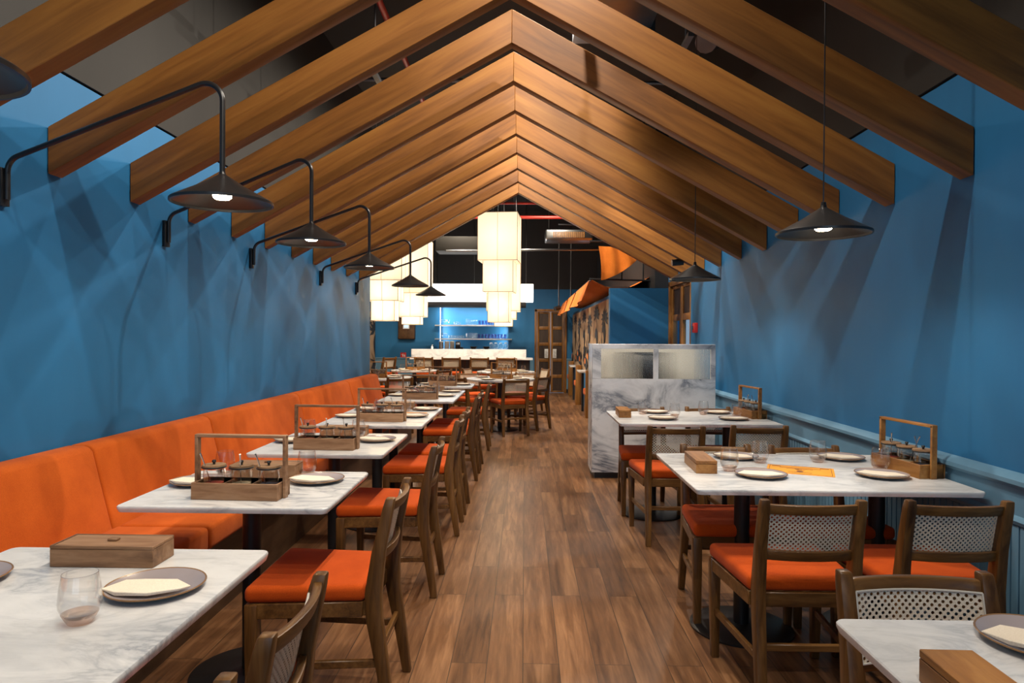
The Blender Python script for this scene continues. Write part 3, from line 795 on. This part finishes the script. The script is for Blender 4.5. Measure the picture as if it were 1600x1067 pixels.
plate(-.82, 5.68, 'far aisle corner of the ' + W['T4'], 'at the far aisle corner of the ' + W['T4']); plate(-1.30, 5.66, 'far bench corner of the ' + W['T4'], 'at the far bench corner of the ' + W['T4'])
tumbler(-.965, 5.56, 'far aisle corner of the ' + W['T4']); tumbler(-1.17, 5.50, 'far bench corner of the ' + W['T4']); box(-1.07, 5.76, 0, W['T4'])
place('menu', make_menu, (-.93, 5.38, Z), R(86), 'orange printed menu card on the fourth bench table', 'menu', 'orange menu cards')
bset('T5', (-1.02, 6.66), (-.81, 6.98), (-1.29, 7.0), (-.93, 7.12), (-1.13, 7.0), None)
plate(-.80, 7.52, 'far aisle corner of the ' + W['T5'], 'at the far aisle corner of the ' + W['T5']); plate(-1.27, 7.5, 'far bench corner of the ' + W['T5'], 'at the far bench corner of the ' + W['T5'])
tumbler(-.96, 7.42, 'far aisle corner of the ' + W['T5']); tumbler(-1.12, 7.38, 'far bench corner of the ' + W['T5']); box(-1.04, 7.64, 0, W['T5'])
bset('T6', (-1.02, 8.50), (-.78, 8.66), (-1.225, 8.72), (-.93, 8.72), (-1.06, 8.76), None)
# right wall tables
w = W['R2']
plate(1.055, 3.06, 'near left of the ' + w, 'at the near left of the ' + w, .1); plate(1.60, 3.08, 'near right of the ' + w, 'at the near right of the ' + w, -.2)
plate(1.085, 3.52, 'far left of the ' + w, 'at the far left of the ' + w, -.3); plate(1.62, 3.52, 'far right of the ' + w, 'at the far right of the ' + w, -.2)
tumbler(.95, 3.175, 'near left of the ' + w); tumbler(1.165, 3.39, 'far left of the ' + w); tumbler(1.46, 3.42, 'far right of the ' + w); tumbler(1.665, 3.22, 'near right of the ' + w)
caddy(1.775, 3.20, -82, w, True); box(.832, 3.24, -92, w, True)
place('menu', make_menu, (1.285, 3.20, Z), R(68), 'orange printed menu card on the middle right-wall table', 'menu', 'orange menu cards')
w = W['R3']
plate(1.045, 5.17, 'near left of the ' + w, 'at the near left of the ' + w, .1); plate(1.576, 5.17, 'near right of the ' + w, 'at the near right of the ' + w, .1)
plate(1.07, 5.60, 'far left of the ' + w, 'at the far left of the ' + w); plate(1.57, 5.60, 'far right of the ' + w, 'at the far right of the ' + w)
tumbler(.95, 5.50, 'far left of the ' + w); tumbler(1.165, 5.31, 'near left of the ' + w); tumbler(1.435, 5.50, 'far right of the ' + w); tumbler(1.645, 5.32, 'near right of the ' + w)
caddy(1.765, 5.38, -83, w, True); box(.775, 5.37, -92, w, True)
w = W['R1']
plate(1.045, 1.395, 'on the ' + w, 'on the ' + w, -.3); tumbler(.965, 1.235, 'on the ' + w); box(.757, 1.10, -91, w, True)
# round tables
for k, (x, y, r) in ROUND.items():
    w = RW[k]
    caddy(x+.02, y-.05 if k != 'C' else y-.18, {'A': -50, 'B': -10, 'C': -8, 'D': 30}[k] if k != 'A' else -30, w, True)
    for i, a in enumerate((-115, -35, 50, 140)):
        pos = ('near left', 'near right', 'far right', 'far left')[i]
        px, py = x+(r-.14)*math.cos(R(a)), y+(r-.14)*math.sin(R(a))
        if k == 'C' and i == 0: px -= .1; py -= .02
        plate(px, py, '%s of the %s' % (pos, w), 'at the %s of the %s' % (pos, w))
        gx, gy = x+(r-.20)*math.cos(R(a+38)), y+(r-.20)*math.sin(R(a+38))
        tumbler(gx, gy, '%s of the %s' % (pos, w))

# ================================================================ LAMPS
def arc(c, r, a0, a1, n=8): return [(c[0]+r*math.cos(R(a0+(a1-a0)*i/n)), c[1]+r*math.sin(R(a0+(a1-a0)*i/n))) for i in range(n+1)]
def cone_parts(t, x, z):
    MB().lathe([(.0, .122), (.011, .122), (.014, .112), (.085, .066), (.182, .014), (.187, .010), (.187, 0), (.181, 0), (.179, .009), (.082, .056), (.03, .086), (0, .088)], 56, (x, 0, z)).build('lamp_shade', 'shade', t)
    MB().lathe([(0, .060), (.030, .055), (.035, .036), (.033, .024), (.026, .018), (0, .016)], 24, (x, 0, z)).build('bulb', 'bulb', t)
RCH = .92
def make_walllamp():
    t = thing('wall_lamp', (0, 0, 0), 0, None, None)     # local: x out of wall, origin on wall at plate centre
    MB().box(0, .022, -.022, .022, -.075, .075).build('wall_plate', 'black', t, .003)
    # arm: up the plate, out and up, bend, drop to the shade
    P = [(.030, -.05), (.030, .055)]+arc((.095, .06), .065, 180, 110, 8)
    P += arc((RCH-.07, .315), .07, 110, 0, 12)
    P += [(RCH, .2), (RCH, .04)]
    m = MB(); m.tube([(x, 0, z) for x, z in P], .0105, 12); m.build('arm', 'shade', t)
    cone_parts(t, RCH, -.078)
    return t
LY = [(1.32, 1.27, 'at the left picture edge, mostly cut off'), (2.67, 2.60, 'the largest one fully in view'), (3.90, 3.73, 'second fully seen from the camera'),
      (5.13, 5.07, 'third fully seen from the camera'), (6.88, 6.88, 'second farthest one'), (8.34, 8.42, 'the farthest one')]
for y, ys, lab in LY:
    a = math.atan((ys-y)/RCH)
    place('wlamp', make_walllamp, (XL, y, 1.945), a, 'black swing-arm wall lamp with cone shade, ' + lab, 'wall lamp', 'black swing-arm wall lamps')
    lx, ly = XL+RCH*math.cos(a), y+RCH*math.sin(a)
    lamp('SPOT', 'wall_lamp_light', (lx, ly, 1.885), 13, WARM, size=.03, target=(lx, ly, 0), angle=150, blend=.6)
def make_pendant():
    t = thing('pendant_lamp', (0, 0, 0), 0, None, None)
    cone_parts(t, 0, 0)
    MB().tube([(0, 0, .12), (0, 0, CEIL-1.795)], .0028, 6).build('cord', 'black', t)
    MB().lathe([(0, .118), (.012, .118), (.010, .135), (0, .138)], 14).build('cord_grip', 'shade', t)
    return t
for x, y, lab in ((1.235, 2.86, 'near one, over the menu table'), (1.265, 5.12, 'far one, over the table before the partition')):
    place('pend', make_pendant, (x, y, 1.795), 0, 'black cone pendant lamp on a thin cord, ' + lab, 'pendant lamp', 'black cone pendant lamps')
    lamp('SPOT', 'pendant_light', (x, y, 1.80), 20, NEUT, size=.03, target=(x, y, 0), angle=150, blend=.6)

# ================================================================ LANTERNS
def lantern(x, y, tiers, rz, label, power=4.0):
    t = thing('tiered_lantern', (x, y, 0), rz, label, 'lantern', 'tiered square linen lanterns')
    for i, (wd, z0, z1) in enumerate(tiers):
        h = wd/2; th = .004
        m = MB().box(-h, h, -h, -h+th, z0, z1).box(-h, h, h-th, h, z0, z1).box(-h, -h+th, -h+th, h-th, z0, z1).box(h-th, h, -h+th, h-th, z0, z1)
        s = m.build('lantern_tier', 'linen', t, smooth=False)
        f = MB(); e = .006
        for sx in (-1, 1):
            for sy in (-1, 1): f.box(sx*h-e/2, sx*h+e/2, sy*h-e/2, sy*h+e/2, z0, z1)
            f.box(-e/3, e/3, sx*h-e/2, sx*h+e/2, z0, z1).box(sx*h-e/2, sx*h+e/2, -e/3, e/3, z0, z1)
        for z in (z0, z1):
            for sx in (-1, 1): f.box(-h, h, sx*h-e/2, sx*h+e/2, z-e/2, z+e/2).box(sx*h-e/2, sx*h+e/2, -h, h, z-e/2, z+e/2)
        f.build('wire_frame', 'wire', s, smooth=False)
        if i+1 < len(tiers):
            w2 = tiers[i+1][0]/2
            m = MB().box(-h, h, -h, -w2, z0-.003, z0).box(-h, h, w2, h, z0-.003, z0).box(-h, -w2, -w2, w2, z0-.003, z0).box(w2, h, -w2, w2, z0-.003, z0)
            m.build('tier_base', 'linen', s, smooth=False)
        else:
            bx('tier_base', 'linen', (-h+th, h-th, -h+th, h-th, z0+.001, z0+.004), s)
        lamp('POINT', 'lantern_light', (x, y, (z0+z1)/2), power*(.6+wd), (1, .87, .68), size=.07)
    w_ = MB(); wd, z0, z1 = tiers[0]
    for sx in (-1, 0, 1):
        for sy in (-1, 1): w_.tube([(sx*wd*.42, sy*wd*.42, z1), (sx*wd*.30, sy*wd*.3, CEIL)], .0025, 5)
    w_.build('hanging_wire', 'galv', t)
lantern(-.385, 10.3, [(.585, 2.49, 3.19), (.45, 2.03, 2.49), (.315, 1.58, 2.03)], R(-5), 'tall tiered square linen lantern hanging in the centre, in front')
lantern(-.363, 11.7, [(.57, 1.80, 2.62), (.44, 1.665, 1.80), (.31, 1.54, 1.665)], 0, 'tiered linen lantern partly hidden behind the central one')
lantern(-1.90, 11.5, [(.60, 2.08, 2.98), (.45, 1.69, 2.08), (.31, 1.56, 1.69)], 0, 'tiered linen lantern between the left wall corner and the bar')
lantern(-1.99, 9.68, [(.57, 2.14, 2.95), (.45, 1.86, 2.14), (.33, 1.58, 1.86)], 0, 'leftmost tiered linen lantern beside the left wall corner')

# ================================================================ PARTITION + SERVICE STATION
px0, px1, py0, py1 = .655, 1.835, 6.60, 7.02
t = thing('marble_partition', ((px0+px1)/2, py0, 0), 0, 'waist-high marble-clad partition with two reeded glass panes by the right wall', 'partition')
ox = -(px0+px1)/2
def PB(m, x0, x1, y0, y1, z0, z1): m.box(x0+ox, x1+ox, y0-py0, y1-py0, z0, z1)
m = MB(); a, b, c, d = px0+.082, px0+.585, px0+.635, px1-.045
z0, z1 = .965, 1.255
PB(m, px0, px1, py0, py0+.03, .06, z0); PB(m, px0, px1, py0, py0+.03, z1, 1.30)
PB(m, px0, a, py0, py0+.03, z0, z1); PB(m, b, c, py0, py0+.03, z0, z1); PB(m, d, px1, py0, py0+.03, z0, z1)
PB(m, px0, px0+.03, py0+.03, py1, .06, 1.30); PB(m, px0+.03, px1, py0+.03, py0+.14, 1.275, 1.30)
m.build('cladding', 'marble2', t, .0015, 1)
m = MB(); PB(m, px0+.03, px1-.01, py0+.04, py1-.02, 0, .06); m.build('plinth', 'black', t)
for x0, x1 in ((a, b), (c, d)):
    g = MB(); n = int((x1-x0)/.0125); wv = (x1-x0)/n; vs = []; K = 6
    pts = []
    for i in range(n):
        for k in range(K): u = k/K; pts.append((x0+(i+u)*wv+ox, -.0035*math.sin(math.pi*u)))
    pts.append((x1+ox, 0))
    prof = [(x, .016+y) for x, y in pts]+[(x1+ox, .022), (x0+ox, .022)]
    g.prism(prof, z0, z1, 'z'); g.build('reeded_pane', 'reeded', t)
t = thing('service_station', (1.3, 6.9, 0), 0, 'dark service station with a cream back board seen through the reeded glass', 'cabinet')
MB().box(-.60, .52, .0, .50, 0, .93).build('cabinet_body', 'black', t)
MB().box(-.60, .575, .40, .43, .93, 1.27).box(.15, .575, .165, .185, .93, 1.255).build('back_board', 'cream', t)
MB().box(-.20, .13, .10, .36, .93, 1.19).build('till_housing', 'black', t, .01)
MB().box(-.27, .14, .09, .13, 1.192, 1.214).build('shelf_bar', 'black', t)

# ================================================================ BACK ROOM FURNITURE
t = thing('bar_counter', (-1.1, 14.2, 0), 0, 'long bar with white marble top and black front', 'bar counter')
MB().box(-1.19, 1.21, 0, .62, 0, .885).build('body', 'black', t)
MB().box(-1.27, 1.27, -.18, .66, .885, .915).build('counter_slab', 'marble', t, .003)
MB().box(-1.27, 1.13, .03, .30, .915, 1.095).build('raised_ledge', 'marble', t, .003)
for x in [-1.1+.12*i for i in range(20)]: pass
m = MB()
for i in range(26): m.box(-1.18+i*.092, -1.18+i*.092+.05, -.012, 0, .05, .87)
m.build('slatted_front', 'darkpanel', t, smooth=False)
t = thing('back_counter', (-1.24, YB+.2, 0), 0, 'low white counter standing in the bar niche', 'counter')
MB().box(-.83, .83, -.55, .0, 0, 1.03).build('body', 'black', t); MB().box(-.835, .835, -.57, 0, 1.03, 1.06).build('top', 'marble', t, .003)
t = thing('lightbox', (-1.08, 14.35, 0), 0, 'glowing white lightbox header hanging over the bar', 'light box')
MB().box(-1.45, 1.25, 0, .30, 2.10, 2.47).build('glowing_face', 'lightbox', t, .004)
MB().box(-1.5, 1.1, .05, 1.2, 2.02, 2.095).build('soffit', 'darkwall', t)
m = MB(); 
for x in (-1.2, 0, 1.1): m.tube([(x, .15, 2.47), (x, .15, CEIL)], .006, 6)
m.build('hanger', 'black', t)
lamp('AREA', 'lightbox_light', (-1.18, 14.5, 2.0), 10, NEUT, target=(-1.18, 14.6, 0), sx=2.4, sy=.2)
SY = YB-.10
for z, nm in ((1.615, 'upper'), (1.285, 'lower')):
    t = thing('wall_shelf', (-1.24, SY, z), 0, '%s white marble shelf of glasses in the bar niche' % nm, 'shelf', 'bar niche shelves')
    MB().box(-.945, .925, -.12, .30, 0, .028).build('board', 'marble', t, .002)
struct(bx('trim_8', 'led', (NX0+.0, NX0+.012, YB-.03, YB-.005, 1.06, 2.15)))
def make_stem():
    t = thing('stem_glass', (0, 0, 0), 0, None, None)
    MB().lathe([(0, 0), (.032, 0), (.004, .006), (.004, .055), (.028, .075), (.036, .10), (.033, .135), (.031, .135), (.034, .10), (.026, .077), (0, .062)], 16).build('bowl', 'glass', t); return t
def mk_cyl(name, r, h, mat):
    def f():
        t = thing(name, (0, 0, 0), 0, None, None)
        MB().lathe([(0, 0), (r*.85, 0), (r, h*.2), (r, h), (r-.003, h), (r-.003, h*.2), (0, .008)], 14).build('bowl', mat, t); return t
    return f
def X_(px, y=16.6): return (px-820)/1067*y
def shelf_row(key, mk, xs, z, lab, cat, grp):
    for i, px in enumerate(xs):
        pos = 'only' if len(xs) == 1 else ('leftmost' if i == 0 else 'rightmost' if i == len(xs)-1 else ['second', 'third', 'fourth', 'fifth', 'sixth', 'seventh', 'eighth'][i-1]+' from left')
        place(key, mk, (X_(px), SY-.02, z), 0, '%s of the %s' % (pos, lab), cat, grp)
Z1, Z2, Z3 = 1.6435, 1.3135, 1.0605
shelf_row('stem', make_stem, (688, 694, 700), Z1, 'three stemmed glasses on the upper bar shelf', 'glass', 'stemmed glasses on the upper shelf')
shelf_row('short', mk_cyl('shelf_tumbler', .035, .075, 'glass'), (711, 717), Z1, 'two short tumblers on the upper bar shelf', 'glass', 'short tumblers on the upper shelf')
shelf_row('tall', mk_cyl('highball_glass', .03, .13, 'glass'), (729.5, 734, 738.5, 743), Z1, 'four tall clear glasses on the upper bar shelf', 'glass', 'tall clear glasses on the upper shelf')
shelf_row('bluet', mk_cyl('blue_tumbler', .03, .11, 'blueglass'), (749, 754, 759, 763.5, 768, 772.5), Z1, 'blue tumblers on the upper bar shelf', 'glass', 'blue tumblers on the upper shelf')
shelf_row('stem', make_stem, (690, 696.5), Z2, 'two stemmed glasses on the lower bar shelf', 'glass', 'stemmed glasses on the lower shelf')
shelf_row('short', None, (703, 708, 713, 718, 722.5), Z2, 'small clear tumblers on the lower bar shelf', 'glass', 'short tumblers on the lower shelf')
shelf_row('tall', None, (730, 734.5, 739, 743.5), Z2, 'four tall clear glasses on the lower bar shelf', 'glass', 'tall clear glasses on the lower shelf')
shelf_row('bluet', None, (748, 753.5, 759, 764, 769, 774, 779, 784, 789), Z2, 'blue tumblers on the lower bar shelf', 'glass', 'blue tumblers on the lower shelf')
def mk_can(name, r, h, mat, lid):
    def f():
        t = thing(name, (0, 0, 0), 0, None, None)
        MB().lathe([(0, 0), (r, 0), (r, h*.86), (0, h*.86)], 18).build('body', mat, t)
        MB().lathe([(0, h*.86), (r*1.03, h*.86), (r*1.03, h*.97), (r*.3, h), (0, h)], 18).build('lid', lid, t); return t
    return f
for px, mt, ld, lab in ((691, 'steel', 'white', 'leftmost steel canister with white lid'), (700, 'white', 'blueglass', 'white canister with a blue band'), (708, 'cream', 'napkin', 'cream canister')):
    t = mk_can('canister', .055, .19, mt, ld if ld != 'blueglass' else 'white')(); t.location = (X_(px), SY-.30, Z3); tag(t, lab + ' on the counter below the shelves', 'canister', 'canisters on the back counter')
t = thing('coffee_grinder', (X_(717), SY-.3, Z3), 0, 'dark coffee grinder on the counter below the shelves', 'appliance')
MB().box(-.06, .06, -.06, .06, 0, .17).build('body', 'black', t, .01); MB().box(-.045, .045, -.065, -.058, .09, .15).build('front_panel', 'steel', t, .004); MB().box(-.05, .05, -.05, .05, .17, .185).build('lid', 'shade', t, .004)
MB().box(.06, .13, -.05, .05, 0, .05).build('drip_tray', 'black', t, .006)
for px, lab in ((741, 'low dark bowl in the middle of the back counter'), (761, 'low dark bowl beside the glass jugs on the back counter')):
    t = thing('dark_bowl', (X_(px), SY-.3, Z3), 0, lab, 'bowl', 'dark bowls on the back counter')
    MB().lathe([(0, 0), (.05, 0), (.08, .045), (.08, .055), (.074, .055), (.046, .008), (0, .008)], 20).build('bowl', 'black', t)
    MB().tube([(-.09, 0, .05), (-.06, 0, .062), (.06, 0, .062), (.09, 0, .05)], .006, 8).build('handle', 'black', t)
def mk_jug():
    t = thing('glass_jug', (0, 0, 0), 0, None, None)
    MB().lathe([(0, 0), (.05, 0), (.06, .05), (.045, .11), (.05, .14), (.047, .14), (.042, .11), (.056, .05), (0, .006)], 18).build('body', 'glass', t)
    MB().tube([(.048, 0, .12), (.085, 0, .11), (.088, 0, .05), (.058, 0, .04)], .005, 8).build('handle', 'white', t)
    MB().lathe([(0, .14), (.05, .14), (.04, .158), (0, .162)], 16).build('lid', 'white', t); return t
for i, px in enumerate((768, 775.5, 783, 790.5)):
    place('jug', mk_jug, (X_(px), SY-.30, Z3), R(-20), '%s glass jug with a white lid on the back counter' % ['leftmost', 'second from left', 'third from left', 'rightmost'][i], 'jug', 'glass jugs on the back counter', scale=(.75, .75, 1))
t = thing('soap_bottle', (-1.95, 14.35, 1.096), 0, 'small white pump bottle on the left of the bar ledge', 'bottle')
MB().lathe([(0, 0), (.022, 0), (.022, .05), (.008, .06), (0, .06)], 14).build('body', 'white', t); MB().tube([(0, 0, .06), (0, 0, .085), (.02, -.01, .085)], .004, 6).build('pump', 'white', t)
# control cabinet, sign, extinguisher
t = thing('wall_cabinet', (-2.895, YB, 1.57), 0, 'brown textured wall cabinet with a small screen left of the bar', 'cabinet')
MB().box(-.205, .205, -.12, 0, -.28, .28).build('body', 'darkpanel', t, .006)
MB().box(-.195, .195, -.13, -.12, -.27, .27).build('door', 'benchwood', t, .006); MB().box(-.08, .075, -.137, -.13, -.03, .09).build('screen_frame', 'white', t, .002)
MB().box(-.055, .05, -.139, -.137, -.005, .07).build('screen', 'screen', t)
t = thing('extinguisher_sign', (-2.985, YB, .89), 0, 'small red square fire sign with white symbols left of the bar', 'sign')
MB().box(-.07, .07, -.02, -.002, -.07, .07).build('panel', 'red', t); 
m = MB().box(-.02, .005, -.0215, -.02, -.03, .03).box(-.015, 0, -.0215, -.02, .03, .042).add([(.02, -.0212, -.03), (.05, -.0212, -.03), (.047, -.0212, .0), (.035, -.0212, .045), (.026, -.0212, .01)], [(0, 1, 2, 3, 4)])
m.box(-.055, -.03, -.0215, -.02, .02, .028).box(-.05, .05, -.0215, -.02, -.055, -.05); m.build('symbols', 'white', t)
t = thing('fire_extinguisher', (-3.17, YB-.16, 0), 0, 'red fire extinguisher standing below the red sign', 'fire extinguisher')
MB().lathe([(0, 0), (.08, 0), (.085, .02), (.085, .45), (.06, .52), (.025, .54), (0, .54)], 20).build('cylinder', 'red', t)
MB().box(-.02, .08, -.02, .02, .56, .60).box(-.02, .07, -.015, .015, .61, .63).box(-.02, .02, -.02, .02, .53, .61).build('valve', 'black', t, .003)
MB().tube([(-.02, 0, .57), (-.1, 0, .5), (-.105, 0, .3), (-.10, 0, .15)], .012, 8).build('hose', 'black', t)
t = thing('alarm_call_point', (XR, 7.58, 1.475), 0, 'red fire alarm call point on the right wall next to the door', 'alarm button')
MB().box(-.045, 0, -.045, .045, -.055, .055).build('housing', 'red', t, .006); MB().box(-.048, -.045, -.022, .022, -.02, .02).build('push_button', 'black', t)
# booths in front of the wallpaper
for y, lab in ((11.5, 'nearest'), (13.75, 'middle'), (16.0, 'farthest')):
    t = thing('restaurant_booth', (1.03, y, 0), 0, '%s orange booth seat with a wooden end panel against the palm wallpaper' % lab, 'booth', 'booth seats by the palm wallpaper')
    MB().box(-.0, .12, 0, .10, 0, .80).build('end_panel', 'doorwood', t, .004)
    MB().box(.01, .12, .10, .22, .46, .76).build('back_cushion', 'orange', t, .02, 3)
    MB().box(.0, .12, .10, .55, .36, .47).build('seat_cushion', 'orange', t, .02, 3)
    MB().box(.02, .12, .10, .52, 0, .36).build('base', 'doorwood', t)
for y, lab in ((12.6, 'nearer'), (14.9, 'farther')):
    t = thing('booth_table', (1.0, y, 0), 0, '%s narrow white marble booth table by the palm wallpaper' % lab, 'table', 'booth tables')
    MB().box(-.02, .145, -.3, .3, .72, .75).build('tabletop', 'marble', t, .003); MB().box(.05, .09, -.03, .03, 0, .72).build('column', 'black', t)

# awning
t = thing('canvas_awning', (.9, 12.9, 2.16), 0, 'orange canvas awning with slit valance flaps and a black frame', 'awning')
def cloth(pts_fn, nu, nv, name, th=.004):
    m = MB(); vs = []
    for d in (0, 1):
        for j in range(nv+1):
            for i in range(nu+1):
                p = Vector(pts_fn(i/nu, j/nv)); vs.append(tuple(p+Vector((d*th, 0, d*th*.5))))
    n = (nu+1)*(nv+1); fs = []
    for j in range(nv):
        for i in range(nu):
            a = j*(nu+1)+i; f = (a, a+1, a+nu+2, a+nu+1); fs.append(f); fs.append(tuple(n+k for k in f[::-1]))
    for i in range(nu): fs.append((i, i+1, n+i+1, n+i)); a = nv*(nu+1); fs.append((a+i, a+i+1, n+a+i+1, n+a+i))
    for j in range(nv): a = j*(nu+1); b = a+nu+1; fs.append((a, b, n+b, n+a)); fs.append((a+nu, b+nu, n+b+nu, n+a+nu))
    m.add(vs, fs); return m.build(name, 'awning', t)
for ya, yb in ((9.65, 12.0), (12.35, 14.3), (14.65, 16.3)):
    def f(u, v, ya=ya, yb=yb):
        y = ya+(yb-ya)*u-12.9
        return (-.10*v+.03*math.sin(u*9+ya)*v, y, -.28*v*(1+.08*math.sin(u*3.1)))
    cloth(f, 16, 6, 'valance_flap')
def f(u, v):   # sagging canopy behind the valance
    return (.02+.85*v, (9.65+6.6*u)-12.9, .02-.16*math.sin(math.pi*v)+.05*v)
cloth(f, 14, 8, 'canopy')
def f(u, v):   # upright front sheet swept up towards the roof
    x = .11+.48*u; zt = .46+(.02)*u-.18*u*u; zb = -.01+.10*u+.17*u*u
    return (x+.04*math.sin(v*2), 9.45-12.9+.05*math.sin(u*14)*.5-.25*v*0, zt+(zb-zt)*v)
cloth(f, 18, 8, 'front_sheet')
m = MB()
for a, b in (((.03, -3.25, .02), (.03, 3.4, .02)), ((.0, -3.3, .02), (.9, -3.3, -.0)), ((.0, -2.0, .0), (.85, -2.0, .0)), ((.0, -.5, 0), (.85, -.5, 0)), ((.45, -3.3, 0), (.45, -3.3, 2.28)), ((.75, -3.3, 0), (.75, -3.3, 2.28)), ((.03, 1, 0), (.03, 1, 2.28)), ((.0, -3.3, .55), (.9, -3.3, .55))):
    m.tube([a, b], .013, 8)
m.build('frame', 'black', t)

# ================================================================ CEILING SERVICES
def pipe(name, pts, r, mat, label, cat='pipe'):
    return tag(MB().tube(pts, r, 10).build(name, mat), label, cat)
pipe('sprinkler_pipe', [(-3, 12.0, 3.46), (1.7, 12.0, 3.46)], .03, 'redpipe', 'red sprinkler pipe running across behind the central lantern top')
pipe('sprinkler_pipe', [(-3, 13.4, 3.98), (1.7, 13.4, 3.98)], .025, 'redpipe', 'thin red sprinkler pipe high above the central lantern')
pipe('sprinkler_pipe', [(-1.25, 1.5, 4.2), (-1.25, 8.9, 4.2)], .03, 'redpipe', 'red sprinkler pipe along the dark ceiling on the left')
pipe('sprinkler_pipe', [(-1.9, 5.2, 4.24), (1.8, 5.2, 4.24)], .022, 'redpipe', 'red sprinkler pipe crossing above the rafters')
pipe('conduit', [(-1.5, 12.9, 2.98), (1.6, 12.9, 3.02)], .02, 'galv', 'grey conduit hanging level across the back room')
pipe('conduit', [(.6, 12.5, 3.42), (1.7, 12.5, 3.40)], .015, 'galv', 'short grey conduit right of the central lantern')
for (x, y, nm) in ((-1.45, 4.4, 'left of the ridge, nearer'), (-1.2, 5.4, 'left of the ridge, farther'), (.35, 3.6, 'right of the ridge, nearer'), (1.12, 4.85, 'right of the ridge, farther')):
    tag(MB().tube([(x, y, 3.45), (x, y, CEIL)], .006, 6).box(x-.02, x+.02, y-.16, y+.16, 3.42, 3.45).build('hanging_rod', 'galv'), 'thin metal hanging rod with a strut above the rafters, ' + nm, 'hanger', 'metal hangers above the rafters')
pipe('conduit', [(-1.9, 7.4, 4.15), (1.8, 7.4, 4.1)], .02, 'galv', 'grey conduit crossing above the far rafters')
t = thing('air_duct', (.68, 4.6, 3.80), 0, 'galvanised rectangular air duct above the right rafters', 'air duct')
MB().box(-.30, .30, -1.6, 1.1, 0, .32).build('duct_body', 'galv', t, .006)
m = MB()
for y in (-1.6, -.4, .8): m.box(-.33, .33, y, y+.03, -.03, .35)
m.build('flange', 'galv', t)
def flex(pts, label):
    P = [Vector(p) for p in pts]; path = []; rad = []
    for i in range(len(P)-1):
        for k in range(14): path.append(P[i].lerp(P[i+1], k/14)); rad.append(.085 if k % 2 else .075)
    tag(MB().tube([tuple(p) for p in path], rad, 12).build('flexible_duct', 'galv'), label, 'air duct', 'crinkled flexible ducts')
flex([(1.3, 3.1, 4.35), (1.42, 3.3, 4.0), (1.25, 3.9, 3.85)], 'crinkled foil duct hanging above the upper right rafters')
flex([(1.45, 5.8, 4.3), (1.5, 5.5, 3.75), (1.35, 5.2, 3.6)], 'crinkled foil duct farther back above the right rafters')
t = thing('ceiling_fan_coil', (.77, 12.0, 3.08), 0, 'suspended air unit with an orange-lit grille right of the lantern', 'air conditioner')
MB().box(-.42, .42, 0, .6, 0, .18).build('housing', 'galv', t, .03, 3)
m = MB()
for i in range(16): m.box(-.28+i*.035, -.28+i*.035+.018, -.01, 0, .03, .13)
m.build('grille', 'doorwood', t)  # orange wood colour stands in for the warm reflection on the grille
m = MB()
for x in (-.35, .35): m.tube([(x, .3, .18), (x, .3, CEIL-3.08)], .006, 6)
m.build('hanging_rod', 'galv', t)
t = thing('metal_plenum', (-1.62, 13.2, 3.02), 0, 'grey metal air box hanging left of the central lantern', 'air duct')
MB().box(-.12, .95, 0, .6, 0, .28).build('housing', 'grey', t, .01)
m = MB()
for x in (0, .8): m.tube([(x, .3, .28), (x, .3, CEIL-3.02)], .008, 6)
m.build('hanging_rod', 'galv', t)
# spot heads seen in the photo
t = thing('spotlight', (1.62, 7.35, 2.165), 0, 'black track spotlight fixed to a rafter above the far pendant', 'spotlight', 'black spotlights')
MB().tube([(-.05, 0, 0), (.07, 0, .012)], .035, 16).build('head', 'black', t); MB().tube([(.01, 0, .02), (.01, 0, .12)], .008, 8).build('stem', 'black', t)
t = thing('spotlight', (.66, 14.0, 1.94), 0, 'black spotlight at the foot of a long pole by the far door', 'spotlight', 'black spotlights')
MB().tube([(-.05, -.03, 0), (.05, .03, .03)], .045, 14).build('head', 'black', t); MB().tube([(.03, 0, .03), (.03, 0, CEIL-1.94)], .012, 8).build('pole', 'black', t)
